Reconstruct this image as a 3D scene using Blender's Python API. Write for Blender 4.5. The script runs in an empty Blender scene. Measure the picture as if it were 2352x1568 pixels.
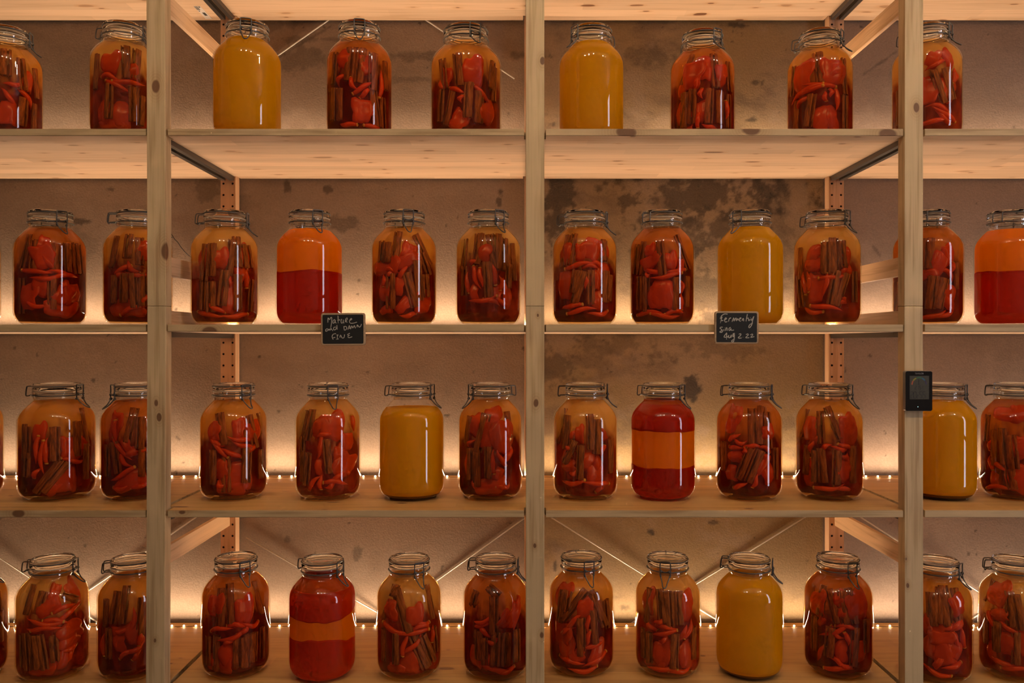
import bpy, bmesh, math, random
import numpy as np
from mathutils import Vector, Matrix

# ------------------------------------------------------------------ camera, light, exposure
scene = bpy.context.scene
COL = scene.collection
F = 1900.0                       # focal length in pixels of the 2352 px wide frame
VPX, VPY = 1192.0, 786.0         # vanishing point of the shelf depth direction
CAMD = 1.9                       # camera to the front faces of the posts (1 px = 1 mm there)
EYE = 1.35
cam_data = bpy.data.cameras.new('camera')
cam = bpy.data.objects.new('camera', cam_data)
COL.objects.link(cam)
cam.location = (0, -CAMD, EYE)
cam.rotation_euler = (math.pi / 2, 0, 0)
cam_data.sensor_width = 36
cam_data.lens = F / 2352 * 36
cam_data.shift_x = -(VPX - 1176) / 2352
cam_data.shift_y = (VPY - 784) / 2352
cam_data.clip_start = 0.01
scene.camera = cam

world = bpy.data.worlds.new('room_air')
scene.world = world
world.use_nodes = True
world.node_tree.nodes['Background'].inputs[0].default_value = (1.0, 0.80, 0.56, 1)
world.node_tree.nodes['Background'].inputs[1].default_value = 0.02

vs = scene.view_settings
vs.view_transform = 'Standard'
vs.look = 'None'
vs.gamma = 1.0
vs.use_curve_mapping = False
vs.exposure = 0.32
cy = scene.cycles
cy.use_denoising = True
cy.max_bounces = 9
cy.diffuse_bounces = 2
cy.glossy_bounces = 2
cy.transmission_bounces = 7
cy.transparent_max_bounces = 16
cy.adaptive_threshold = 0.05
cy.adaptive_min_samples = 12
cy.sample_clamp_indirect = 4.0
cy.sample_clamp_direct = 0.0
cy.caustics_reflective = False
cy.caustics_refractive = False
cy.blur_glossy = 0.5
cy.use_light_tree = False

WALL_Y = 0.511
STRIP_Y = 0.465
SHELF_H = [-950, -491, -41, 386, 813]        # shelf tops, mm below the eye
LED_COLOR = (1.0, 0.76, 0.50)
LED_POWER = 8.2
ROOM_COLOR = (1.0, 0.80, 0.56)


def zz(h):
    return EYE - h / 1000.0


def area_light(name, loc, rot, sx, sy, power, color):
    d = bpy.data.lights.new(name, 'AREA')
    d.shape = 'RECTANGLE'
    d.size, d.size_y = sx, sy
    d.energy = power
    d.color = color
    o = bpy.data.objects.new(name, d)
    COL.objects.link(o)
    o.location = loc
    o.rotation_euler = rot
    return o


# light of the LED strings, which shine upwards from the back of each shelf
for _h in SHELF_H[1:]:
    area_light('led_string_light', (0.0, STRIP_Y, zz(_h) + 0.006), (math.pi, 0, 0), 3.4, 0.004, LED_POWER, LED_COLOR)
# room light from the ceiling lamps
CEIL_LAMPS = [(-0.75, -1.60), (-0.25, -1.55), (0.25, -1.50), (1.45, -1.60), (1.85, -1.50)]
LAMP_Z = 3.18
ROOM_POWER = 11.0
for _x, _y in CEIL_LAMPS:
    _d = bpy.data.lights.new('ceiling_lamp_light', 'POINT')
    _d.energy = ROOM_POWER
    _d.color = ROOM_COLOR
    _d.shadow_soft_size = 0.035
    _o = bpy.data.objects.new('ceiling_lamp_light', _d)
    COL.objects.link(_o)
    _o.location = (_x, _y, LAMP_Z - 0.09)

# ------------------------------------------------------------------ helpers
random.seed(7)


def mesh(name, verts, faces, mats=(), smooth=False):
    me = bpy.data.meshes.new(name)
    me.from_pydata([tuple(v) for v in verts], [], faces)
    for m in mats:
        me.materials.append(m)
    if smooth:
        me.polygons.foreach_set('use_smooth', [True] * len(me.polygons))
    me.update()
    return me


def link(name, me, parent=None, loc=(0, 0, 0), rot=(0, 0, 0), scale=(1, 1, 1)):
    o = bpy.data.objects.new(name, me)
    COL.objects.link(o)
    o.location, o.rotation_euler, o.scale = loc, rot, scale
    if parent:
        o.parent = parent
    return o


def tag(o, label=None, cat=None, group=None, kind=None):
    if label:
        o['label'] = label
    if cat:
        o['category'] = cat
    if group:
        o['group'] = group
    if kind:
        o['kind'] = kind
    return o


def empty(name, loc, label, cat, group=None):
    o = bpy.data.objects.new(name, None)
    COL.objects.link(o)
    o.location = loc
    o.empty_display_size = 0.05
    return tag(o, label, cat, group)


def box_geo(x0, x1, y0, y1, z0, z1, bev=0.0):
    bm = bmesh.new()
    vs_ = [bm.verts.new(p) for p in [(x0, y0, z0), (x1, y0, z0), (x1, y1, z0), (x0, y1, z0),
                                     (x0, y0, z1), (x1, y0, z1), (x1, y1, z1), (x0, y1, z1)]]
    for f in [(0, 3, 2, 1), (4, 5, 6, 7), (0, 1, 5, 4), (1, 2, 6, 5), (2, 3, 7, 6), (3, 0, 4, 7)]:
        bm.faces.new([vs_[i] for i in f])
    if bev:
        bmesh.ops.bevel(bm, geom=list(bm.edges), offset=bev, segments=2, affect='EDGES', profile=0.6)
    bm.verts.index_update()
    v = [tuple(q.co) for q in bm.verts]
    f = [[q.index for q in fc.verts] for fc in bm.faces]
    bm.free()
    return v, f


def box(name, x0, x1, y0, y1, z0, z1, mat, parent=None, bev=0.0, off=(0, 0, 0)):
    v, f = box_geo(x0 - off[0], x1 - off[0], y0 - off[1], y1 - off[1], z0 - off[2], z1 - off[2], bev)
    return link(name, mesh(name, v, f, [mat]), parent)


def join_geo(parts):
    V, Fc = [], []
    for v, f in parts:
        b = len(V)
        V += list(v)
        Fc += [[i + b for i in q] for q in f]
    return V, Fc


def lathe(profile, n=48, close_axis=True):
    """Revolve (r, z) points; points with r == 0 become single axis vertices."""
    V, Fc, rings = [], [], []
    for r, z in profile:
        if r <= 1e-9:
            rings.append([len(V)])
            V.append((0, 0, z))
        else:
            b = len(V)
            for k in range(n):
                a = 2 * math.pi * k / n
                V.append((r * math.cos(a), r * math.sin(a), z))
            rings.append(list(range(b, b + n)))
    for A, B in zip(rings, rings[1:]):
        for k in range(n):
            k2 = (k + 1) % n
            if len(A) == 1 and len(B) == 1:
                continue
            if len(A) == 1:
                Fc.append([A[0], B[k2], B[k]])
            elif len(B) == 1:
                Fc.append([A[k], A[k2], B[0]])
            else:
                Fc.append([A[k], A[k2], B[k2], B[k]])
    return V, Fc


def tube(path, r, n=6, closed=False, flat=1.0):
    P = [Vector(p) for p in path]
    m = len(P)
    V, Fc = [], []
    prev_n = None
    for i in range(m):
        if closed:
            t = P[(i + 1) % m] - P[i - 1]
        else:
            t = P[min(i + 1, m - 1)] - P[max(i - 1, 0)]
        t.normalize()
        if prev_n is None:
            a = Vector((0, 0, 1)) if abs(t.z) < 0.9 else Vector((1, 0, 0))
            nn = (a - t * a.dot(t)).normalized()
        else:
            nn = prev_n - t * prev_n.dot(t)
            nn = nn.normalized() if nn.length > 1e-6 else t.orthogonal().normalized()
        prev_n = nn
        bb = t.cross(nn)
        rr = r[i] if isinstance(r, (list, tuple)) else r
        for k in range(n):
            a = 2 * math.pi * k / n
            V.append(P[i] + nn * (rr * math.cos(a)) + bb * (rr * math.sin(a) * flat))
    for i in range(m if closed else m - 1):
        j = (i + 1) % m
        for k in range(n):
            k2 = (k + 1) % n
            Fc.append([i * n + k, i * n + k2, j * n + k2, j * n + k])
    if not closed:
        Fc.append(list(range(n))[::-1])
        Fc.append([(m - 1) * n + k for k in range(n)])
    return [tuple(v) for v in V], Fc


def ring_path(r, z, n=40):
    return [(r * math.cos(2 * math.pi * k / n), r * math.sin(2 * math.pi * k / n), z) for k in range(n)]


def smooth_path(pts, sub=4):
    P = [Vector(p) for p in pts]
    if len(P) < 3:
        return P
    out = []
    for i in range(len(P) - 1):
        p0, p1, p2, p3 = P[max(i - 1, 0)], P[i], P[i + 1], P[min(i + 2, len(P) - 1)]
        for s in range(sub):
            t = s / sub
            out.append(0.5 * ((2 * p1) + (p2 - p0) * t + (2 * p0 - 5 * p1 + 4 * p2 - p3) * t * t
                              + (3 * p1 - p0 - 3 * p2 + p3) * t ** 3))
    out.append(P[-1])
    return out


# ------------------------------------------------------------------ materials
class NT:
    def __init__(self, name):
        self.m = bpy.data.materials.new(name)
        self.m.use_nodes = True
        self.t = self.m.node_tree
        self.t.nodes.clear()
        self.out = self.t.nodes.new('ShaderNodeOutputMaterial')

    def n(self, typ, inputs=None, **attrs):
        nd = self.t.nodes.new(typ)
        for k, v in attrs.items():
            setattr(nd, k, v)
        for k, v in (inputs or {}).items():
            if hasattr(v, 'is_output') or isinstance(v, bpy.types.NodeSocket):
                self.t.links.new(v, nd.inputs[k])
            else:
                nd.inputs[k].default_value = v
        return nd

    def math(self, op, a, b=0.0, c=None):
        ins = {0: a, 1: b}
        if c is not None:
            ins[2] = c
        return self.n('ShaderNodeMath', ins, operation=op).outputs[0]

    def mix(self, fac, a, b, blend='MIX'):
        nd = self.t.nodes.new('ShaderNodeMix')
        nd.data_type = 'RGBA'
        nd.blend_type = blend
        for key, v in ((0, fac), (6, a), (7, b)):
            if isinstance(v, bpy.types.NodeSocket):
                self.t.links.new(v, nd.inputs[key])
            else:
                nd.inputs[key].default_value = (*v, 1) if (key != 0 and len(v) == 3) else v
        return nd.outputs[2]

    def ramp(self, fac, stops):
        nd = self.t.nodes.new('ShaderNodeValToRGB')
        self.t.links.new(fac, nd.inputs[0])
        el = nd.color_ramp.elements
        while len(el) < len(stops):
            el.new(0.5)
        for e, (p, c) in zip(el, stops):
            e.position = p
            e.color = (*c, 1) if not isinstance(c, (int, float)) else (c, c, c, 1)
        return nd.outputs[0]

    def maprange(self, v, a, b, c=0.0, d=1.0, smooth=True):
        nd = self.n('ShaderNodeMapRange', {0: v, 1: a, 2: b, 3: c, 4: d})
        if smooth:
            nd.interpolation_type = 'SMOOTHSTEP'
        return nd.outputs[0]

    def pos(self):
        return self.n('ShaderNodeNewGeometry').outputs['Position']

    def mapping(self, vec, scale=(1, 1, 1), loc=(0, 0, 0)):
        return self.n('ShaderNodeMapping', {'Vector': vec, 'Scale': scale, 'Location': loc}).outputs[0]

    def noise(self, vec, scale, detail=3.0, rough=0.5, dist=0.0):
        return self.n('ShaderNodeTexNoise', {'Vector': vec, 'Scale': scale, 'Detail': detail,
                                             'Roughness': rough, 'Distortion': dist})

    def surface(self, sock):
        self.t.links.new(sock, self.out.inputs['Surface'])
        return self.m

    def principled(self, color, rough=0.5, **kw):
        ins = {'Base Color': color if isinstance(color, bpy.types.NodeSocket) else (*color, 1),
               'Roughness': rough}
        ins.update(kw)
        return self.n('ShaderNodeBsdfPrincipled', ins)


def wood(name, axis, light, dark, knots=(), staves=False, rough=0.55, random_knots=0.0, tone=1.0):
    """axis: grain direction 0=x, 1=y, 2=z. knots: (x, y, z, radius) in metres."""
    T = NT(name)
    P = T.pos()
    stretch = [38.0, 38.0, 38.0]
    stretch[axis] = 2.2
    warp = T.noise(P, 6.0, 1.0)
    wv = T.n('ShaderNodeVectorMath', {0: warp.outputs['Color'], 1: (0.5, 0.5, 0.5)}, operation='SUBTRACT').outputs[0]
    wv = T.n('ShaderNodeVectorMath', {0: wv, 'Scale': 0.012}, operation='SCALE').outputs[0]
    Pw = T.n('ShaderNodeVectorMath', {0: P, 1: wv}, operation='ADD').outputs[0]
    vec = T.mapping(Pw, stretch)
    g1 = T.noise(vec, 1.6, 2.0, 0.55).outputs[0]
    st2 = [260.0, 260.0, 260.0]
    st2[axis] = 7.0
    g2 = T.noise(T.mapping(P, st2), 1.0, 0.0, 0.6).outputs[0]
    grain = T.math('ADD', T.math('MULTIPLY', g1, 0.75), T.math('MULTIPLY', g2, 0.25))
    lt = tuple(c * tone for c in light)
    dk = tuple(c * tone for c in dark)
    col = T.ramp(grain, [(0.36, dk), (0.50, lt), (0.70, tuple(min(1, c * 1.08) for c in lt))])
    if staves:
        sep = T.n('ShaderNodeSeparateXYZ', {0: P})
        zo = T.math('FLOOR', T.math('MULTIPLY', sep.outputs[2], 9.0))
        row = T.math('ADD', T.math('FLOOR', T.math('DIVIDE', sep.outputs[1], 0.047)), T.math('MULTIPLY', zo, 17.0))
        hsh = T.n('ShaderNodeTexWhiteNoise', {'W': row}, noise_dimensions='1D').outputs[0]
        seg = T.math('FLOOR', T.math('ADD', T.math('DIVIDE', sep.outputs[0], 0.42), T.math('MULTIPLY', hsh, 7.0)))
        cmb = T.n('ShaderNodeCombineXYZ', {0: row, 1: seg, 2: 0.0}).outputs[0]
        h2 = T.n('ShaderNodeTexWhiteNoise', {'Vector': cmb}, noise_dimensions='3D').outputs[0]
        col = T.mix(0.45, col, T.ramp(h2, [(0.0, tuple(c * 0.72 for c in lt)), (1.0, tuple(min(1, c * 1.15) for c in lt))]))
    if random_knots > 0:
        sk = T.n('ShaderNodeSeparateXYZ', {0: Pw})
        kv = T.n('ShaderNodeCombineXYZ', {0: T.math('ADD', sk.outputs[0], T.math('MULTIPLY', sk.outputs[2], 5.3)), 1: T.math('ADD', sk.outputs[1], T.math('MULTIPLY', g1, 0.02)), 2: 0.0}).outputs[0]
        vo = T.n('ShaderNodeTexVoronoi', {'Vector': T.mapping(kv, (6.0, 17.0, 1.0)), 'Scale': 1.0, 'Randomness': 1.0}, voronoi_dimensions='2D')
        d = vo.outputs['Distance']
        cs = T.n('ShaderNodeSeparateColor', {0: vo.outputs['Color']})
        keep = T.math('GREATER_THAN', cs.outputs[0], 1.0 - random_knots)
        rad = T.math('MULTIPLY', T.math('MULTIPLY', cs.outputs[1], cs.outputs[1]), 0.09)
        k = T.math('MULTIPLY', keep, T.maprange(T.math('SUBTRACT', d, rad), 0.02, 0.055, 1.0, 0.0))
        halo = T.math('MULTIPLY', keep, T.maprange(T.math('SUBTRACT', d, rad), 0.03, 0.17, 0.45, 0.0))
        col = T.mix(halo, col, (0.50 * tone, 0.24 * tone, 0.09 * tone))
        col = T.mix(T.math('MULTIPLY', k, T.math('ADD', T.math('MULTIPLY', cs.outputs[2], 0.55), 0.4)), col, (0.16, 0.06, 0.025))
    for (kx, ky, kz, kr) in knots:
        s = [1.0, 1.0, 1.0]
        s[axis] = 0.62
        dv = T.n('ShaderNodeVectorMath', {0: Pw, 1: (kx, ky, kz)}, operation='SUBTRACT').outputs[0]
        dv = T.n('ShaderNodeVectorMath', {0: dv, 1: tuple(s)}, operation='MULTIPLY').outputs[0]
        d = T.n('ShaderNodeVectorMath', {0: dv}, operation='LENGTH').outputs['Value']
        ringw = T.math('MULTIPLY', T.math('ADD', T.math('SINE', T.math('MULTIPLY', d, 1500.0)), 1.0), 0.12)
        core = T.maprange(d, kr * 0.75, kr * 1.05, 1.0, 0.0)
        hal = T.maprange(d, kr, kr * 3.2, 1.0, 0.0)
        col = T.mix(T.math('MULTIPLY', hal, T.math('ADD', ringw, 0.18)), col, (0.42 * tone, 0.20 * tone, 0.07 * tone))
        col = T.mix(T.math('MULTIPLY', core, 0.88), col, (0.17, 0.065, 0.025))
    return T.surface(T.principled(col, rough).outputs[0])


PINE_L, PINE_D = (0.66, 0.46, 0.245), (0.50, 0.315, 0.15)


def px_front(px, py):
    return ((px - VPX) / 1000.0, 0.0, EYE - (py - VPY) / 1000.0)


def kf(px, py, r, y=0.0):
    x, _, z = px_front(px, py)
    return (x, y, z, r)


M_POST_L = wood('pine_left_post', 2, PINE_L, PINE_D, [kf(357, 198, .010), kf(383, 578, .014), kf(366, 958, .007), kf(360, 926, .005), kf(356, 1470, .004)])
M_POST_C = wood('pine_centre_post', 2, PINE_L, PINE_D, [kf(1229, 925, .006), kf(1228, 1254, .004), kf(1244, 1459, .005), kf(1247, 140, .006), kf(1238, 722, .003)])
M_POST_R = wood('pine_right_post', 2, PINE_L, PINE_D, [kf(2105, 246, .008), kf(2083, 1285, .004), kf(2087, 1344, .004), kf(2066, 520, .009, .02), kf(2066, 1400, .004)])
M_PINE_V = wood('pine_rear_post', 2, (0.78, 0.47, 0.27), (0.62, 0.34, 0.17))
M_PINE_Y = wood('pine_rung', 1, (0.78, 0.49, 0.27), (0.62, 0.35, 0.17), random_knots=0.0)
M_EDGE = wood('pine_shelf_edge', 0, (0.62, 0.42, 0.215), (0.46, 0.285, 0.13), [kf(1438, 302, .016), kf(1725, 298, .014), kf(2040, 306, .014), kf(482, 762, .013), kf(416, 1175, .006), kf(40, 1180, .01)])
M_SHELF_TOP = wood('orange_pine_shelf_top', 0, (0.62, 0.335, 0.105), (0.47, 0.235, 0.06), staves=True, random_knots=0.22)  # top faces get a deeper orange-brown than the undersides
M_SHELF = wood('pine_shelf_panel', 0, (0.70, 0.465, 0.30), (0.56, 0.34, 0.19), staves=True, random_knots=0.55)


def simple(name, color, rough=0.5, metal=0.0, **kw):
    T = NT(name)
    nz = T.noise(T.pos(), 300.0, 0.0).outputs[0]
    c = T.mix(T.math('MULTIPLY', nz, 0.35), color, tuple(c * 0.7 for c in color))
    return T.surface(T.principled(c, rough, Metallic=metal, **kw).outputs[0])


M_STEEL = simple('dark_rail_steel', (0.10, 0.085, 0.075), 0.4, 0.7)
M_BRACE = simple('galvanised_brace', (0.75, 0.68, 0.60), 0.3, 0.35)
M_WIRE = simple('clasp_wire_steel', (0.12, 0.11, 0.10), 0.4, 0.6)
M_CABLE = simple('cable_rubber', (0.04, 0.03, 0.025), 0.5)
M_LEDWIRE = simple('led_copper_wire', (0.35, 0.22, 0.12), 0.4, 0.6)
M_HOLE = simple('drilled_hole_dark', (0.05, 0.025, 0.012), 0.9)
M_BLACKBOARD = simple('blackboard', (0.008, 0.008, 0.008), 0.6)
M_CHALK = simple('chalk_marker', (0.55, 0.48, 0.40), 0.8)
M_SIGNFRAME = wood('sign_frame_wood', 0, (0.50, 0.33, 0.19), (0.40, 0.25, 0.13))
M_DEVICE = simple('black_gloss_plastic', (0.006, 0.006, 0.007), 0.12)
M_DEVICE_EDGE = simple('grey_plastic_rim', (0.28, 0.24, 0.21), 0.35)
M_SCREEN = simple('lcd_grey', (0.085, 0.08, 0.065), 0.25)
M_LCDINK = simple('lcd_segments', (0.012, 0.01, 0.01), 0.4)
M_STICKER = simple('sticker_paper', (0.72, 0.62, 0.56), 0.6)
M_INK = simple('printed_ink', (0.05, 0.045, 0.045), 0.6)
M_PRINT = simple('brand_print', (0.32, 0.30, 0.29), 0.5)


def emit(name, color, strength):
    T = NT(name)
    return T.surface(T.n('ShaderNodeEmission', {'Color': (*color, 1), 'Strength': strength}).outputs[0])


M_LED = emit('led_glow', (1.0, 0.80, 0.54), 22.0)
M_LAMP = emit('lamp_glow', (1.0, 0.82, 0.55), 400.0)
M_PANE = emit('daylight_pane', (0.90, 0.89, 1.0), 7.0)
for _m in (M_LED, M_LAMP):
    _m.cycles.emission_sampling = 'NONE'


def solid_glass():
    T = NT('moulded_lid_glass')
    return T.surface(T.n('ShaderNodeBsdfGlass', {'Color': (0.985, 0.98, 0.96, 1), 'Roughness': 0.0, 'IOR': 1.24}).outputs[0])


def thin_glass(name, edge, power, base, tint):
    T = NT(name)
    lw = T.n('ShaderNodeLayerWeight', {'Blend': 0.5}).outputs['Facing']
    fr = T.math('ADD', T.math('MULTIPLY', T.math('POWER', lw, power), edge), base)
    tr = T.n('ShaderNodeBsdfTransparent', {'Color': (*tint, 1)}).outputs[0]
    gl = T.n('ShaderNodeBsdfGlossy', {'Color': (1, 1, 1, 1), 'Roughness': 0.022}).outputs[0]
    return T.surface(T.n('ShaderNodeMixShader', {0: fr, 1: tr, 2: gl}).outputs[0])


M_GLASS = thin_glass('clear_jar_glass', 0.6, 5.0, 0.045, (0.97, 0.965, 0.95))
M_SOLIDGLASS = solid_glass()
M_LIDGLASS = thin_glass('thick_lid_glass', 0.85, 2.6, 0.08, (0.93, 0.92, 0.89))
M_GASKET = simple('pale_rubber_gasket', (0.55, 0.42, 0.30), 0.4)


def cloudy(name, col, trans, tfac=0.6):
    """Cloudy opaque liquid: diffuse on the surface, light let through from behind."""
    T = NT(name)
    d = T.n('ShaderNodeBsdfDiffuse', {'Color': (*col, 1)}).outputs[0]
    t = T.n('ShaderNodeBsdfTranslucent', {'Color': (*trans, 1)}).outputs[0]
    return T.surface(T.n('ShaderNodeMixShader', {0: tfac, 1: d, 2: t}).outputs[0])


M_YELLOW = cloudy('cloudy_yellow_juice', (0.66, 0.305, 0.0015), (1.0, 0.61, 0.006), 0.45)
M_YELLOW_SED = cloudy('brown_yellow_sediment', (0.30, 0.10, 0.004), (0.5, 0.2, 0.01), 0.4)
M_ORANGE = cloudy('cloudy_orange_liquid', (1.0, 0.225, 0.0008), (1.0, 0.46, 0.002), 0.6)
M_RED_BRIGHT = cloudy('bright_red_pulp', (0.50, 0.040, 0.002), (1.0, 0.14, 0.002), 0.6)
M_REDORANGE = cloudy('red_orange_liquid', (0.62, 0.085, 0.002), (0.95, 0.22, 0.003), 0.55)
M_RED = cloudy('red_chilli_pulp', (0.25, 0.018, 0.001), (0.95, 0.11, 0.001), 0.62)


def tinted_liquid(name, tint, murk, fac):
    T = NT(name)
    tr = T.n('ShaderNodeBsdfTransparent', {'Color': (*tint, 1)}).outputs[0]
    mk = T.n('ShaderNodeBsdfTranslucent', {'Color': (*murk, 1)}).outputs[0]
    return T.surface(T.n('ShaderNodeMixShader', {0: fac, 1: tr, 2: mk}).outputs[0])


M_TINT = [tinted_liquid('amber_brine', (1.0, 0.82, 0.52), (0.9, 0.45, 0.10), 0.14), tinted_liquid('pale_amber_brine', (1.0, 0.86, 0.58), (0.95, 0.55, 0.16), 0.14),
          tinted_liquid('dark_amber_brine', (0.98, 0.75, 0.45), (0.8, 0.32, 0.07), 0.14)]


def spice_core(name, amber, atrans, red, rtrans):
    """The clouded liquid deeper in a jar: amber at the top, reddened and dark where the spices are packed."""
    T = NT(name)
    oc = T.n('ShaderNodeTexCoord').outputs['Object']
    z = T.n('ShaderNodeSeparateXYZ', {0: oc}).outputs[2]
    nz = T.noise(T.mapping(oc, (1, 1, .5)), 26.0, 2.0, 0.6, 0.5).outputs[0]
    lvl = T.math('ADD', z, T.math('MULTIPLY', T.math('SUBTRACT', nz, 0.5), 0.16))
    f = T.maprange(lvl, 0.130, 0.195)
    rc = T.ramp(nz, [(0.38, tuple(x * 0.3 for x in red)), (0.50, red), (0.60, tuple(x * 2.6 for x in red)), (0.70, tuple(x * 4.0 for x in red))])
    c = T.mix(f, rc, amber)
    tc = T.mix(f, rtrans, atrans)
    d = T.n('ShaderNodeBsdfDiffuse', {'Color': c}).outputs[0]
    t = T.n('ShaderNodeBsdfTranslucent', {'Color': tc}).outputs[0]
    return T.surface(T.n('ShaderNodeMixShader', {0: 0.5, 1: d, 2: t}).outputs[0])


M_CORE = [spice_core('clouded_amber', (0.92, 0.52, 0.15), (1.0, 0.78, 0.36), (0.12, 0.012, 0.004), (0.42, 0.055, 0.012)),
          spice_core('clouded_pale_amber', (0.95, 0.60, 0.24), (1.0, 0.85, 0.48), (0.17, 0.022, 0.007), (0.55, 0.09, 0.02)),
          spice_core('clouded_dark_amber', (0.72, 0.32, 0.07), (1.0, 0.62, 0.22), (0.10, 0.011, 0.003), (0.40, 0.045, 0.010))]


def veg(name, col, trans, tf=0.4, gloss=0.25):
    T = NT(name)
    nz = T.noise(T.pos(), 45.0, 1.0).outputs[0]
    c = T.mix(T.math('MULTIPLY', nz, 0.6), col, tuple(x * 0.55 for x in col))
    p = T.principled(c, gloss).outputs[0]
    t = T.n('ShaderNodeBsdfTranslucent', {'Color': (*trans, 1)}).outputs[0]
    return T.surface(T.n('ShaderNodeMixShader', {0: tf, 1: p, 2: t}).outputs[0])


M_CHILLI = veg('red_chilli_skin', (1.0, 0.085, 0.006), (0.95, 0.10, 0.01), 0.22)
M_STEM = veg('chilli_cut_end', (1.0, 0.50, 0.09), (1.0, 0.6, 0.12), 0.25)
M_PEPPER = veg('red_pepper_flesh', (0.95, 0.095, 0.008), (1.0, 0.17, 0.015), 0.38)


def cinnamon_mat():
    T = NT('cinnamon_bark')
    oc = T.n('ShaderNodeTexCoord').outputs['Object']
    g = T.noise(T.mapping(oc, (300, 300, 40)), 1.0, 2.0, 0.6).outputs[0]
    c = T.ramp(g, [(0.3, (0.075, 0.016, 0.003)), (0.55, (0.34, 0.088, 0.016)), (0.75, (0.54, 0.175, 0.038))])
    return T.surface(T.principled(c, 0.7).outputs[0])


M_CINN = cinnamon_mat()


def plaster():
    T = NT('stained_plaster_wall')
    P = T.pos()
    at = T.n('ShaderNodeAttribute', attribute_name='plaster').outputs['Color']
    fine = T.noise(P, 210.0, 2.0, 0.65).outputs[0]
    base = T.mix(T.maprange(fine, 0.3, 0.7, 0.0, 0.3, False), at, T.mix(1.0, at, (0.45, 0.42, 0.40), 'MULTIPLY'))
    b = T.n('ShaderNodeBump', {'Strength': 0.3, 'Distance': 0.003, 'Height': fine}).outputs[0]
    return T.surface(T.principled(base, 0.85, Normal=b).outputs[0])


def value_noise(x, z, scale, seed, octaves=5, rough=0.55):
    rs = np.random.RandomState(seed)
    out = np.zeros_like(x)
    amp, tot = 1.0, 0.0
    for o in range(octaves):
        tab = rs.rand(256, 256)
        u, w = x * scale + 37.3 * o + 900, z * scale + 11.7 * o + 900
        iu, iw = np.floor(u).astype(int), np.floor(w).astype(int)
        fu, fw = u - iu, w - iw
        fu, fw = fu * fu * (3 - 2 * fu), fw * fw * (3 - 2 * fw)
        g = lambda a, b: tab[(iu + a) % 256, (iw + b) % 256]
        out += amp * ((g(0, 0) * (1 - fu) + g(1, 0) * fu) * (1 - fw) + (g(0, 1) * (1 - fu) + g(1, 1) * fu) * fw)
        tot += amp
        amp *= rough
        scale *= 2.03
    return out / tot


# damp stains and marks read off the photo: x px, y px, radius x, radius y, strength
STAINS = [(1285, 470, 42, 130, .8), (1600, 450, 175, 60, .75), (1660, 530, 120, 60, .65), (1520, 560, 45, 45, .6), (1610, 660, 60, 70, .55), (1790, 520, 70, 100, .35),
          (1280, 830, 60, 50, .55), (1420, 800, 110, 32, .4), (1588, 890, 16, 26, .95), (1480, 130, 150, 25, .4), (1690, 58, 42, 8, .8), (1000, 128, 200, 10, .45),
          (1000, 182, 150, 8, .35), (700, 140, 60, 30, .45), (1650, 800, 120, 26, .35), (780, 512, 45, 16, .5), (200, 508, 22, 7, .75), (660, 430, 9, 14, .7), (752, 435, 11, 9, .7),
          (1150, 440, 7, 10, .8), (1146, 462, 5, 8, .7), (1495, 1222, 9, 8, .9), (1275, 1300, 5, 12, .8), (1432, 1395, 14, 12, .6), (1640, 1200, 14, 6, .7), (620, 60, 60, 16, .35),
          (1730, 275, 12, 6, .8), (1735, 190, 8, 5, .7), (640, 945, 7, 3, .9), (1025, 954, 6, 2, .9), (1380, 600, 45, 60, .4), (480, 440, 30, 26, .4), (255, 435, 12, 5, .6),
          (1272, 285, 9, 8, .8), (1168, 262, 4, 10, .7), (820, 1270, 10, 14, .5), (660, 1240, 8, 9, .5), (750, 90, 120, 8, .4), (540, 520, 40, 90, .25), (150, 560, 90, 40, .2)]
SCRATCH = [(1985, 170, 2060, 118), (1830, 290, 1790, 330), (2005, 565, 2020, 585), (610, 150, 760, 60), (1250, 350, 1300, 560)]


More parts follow.
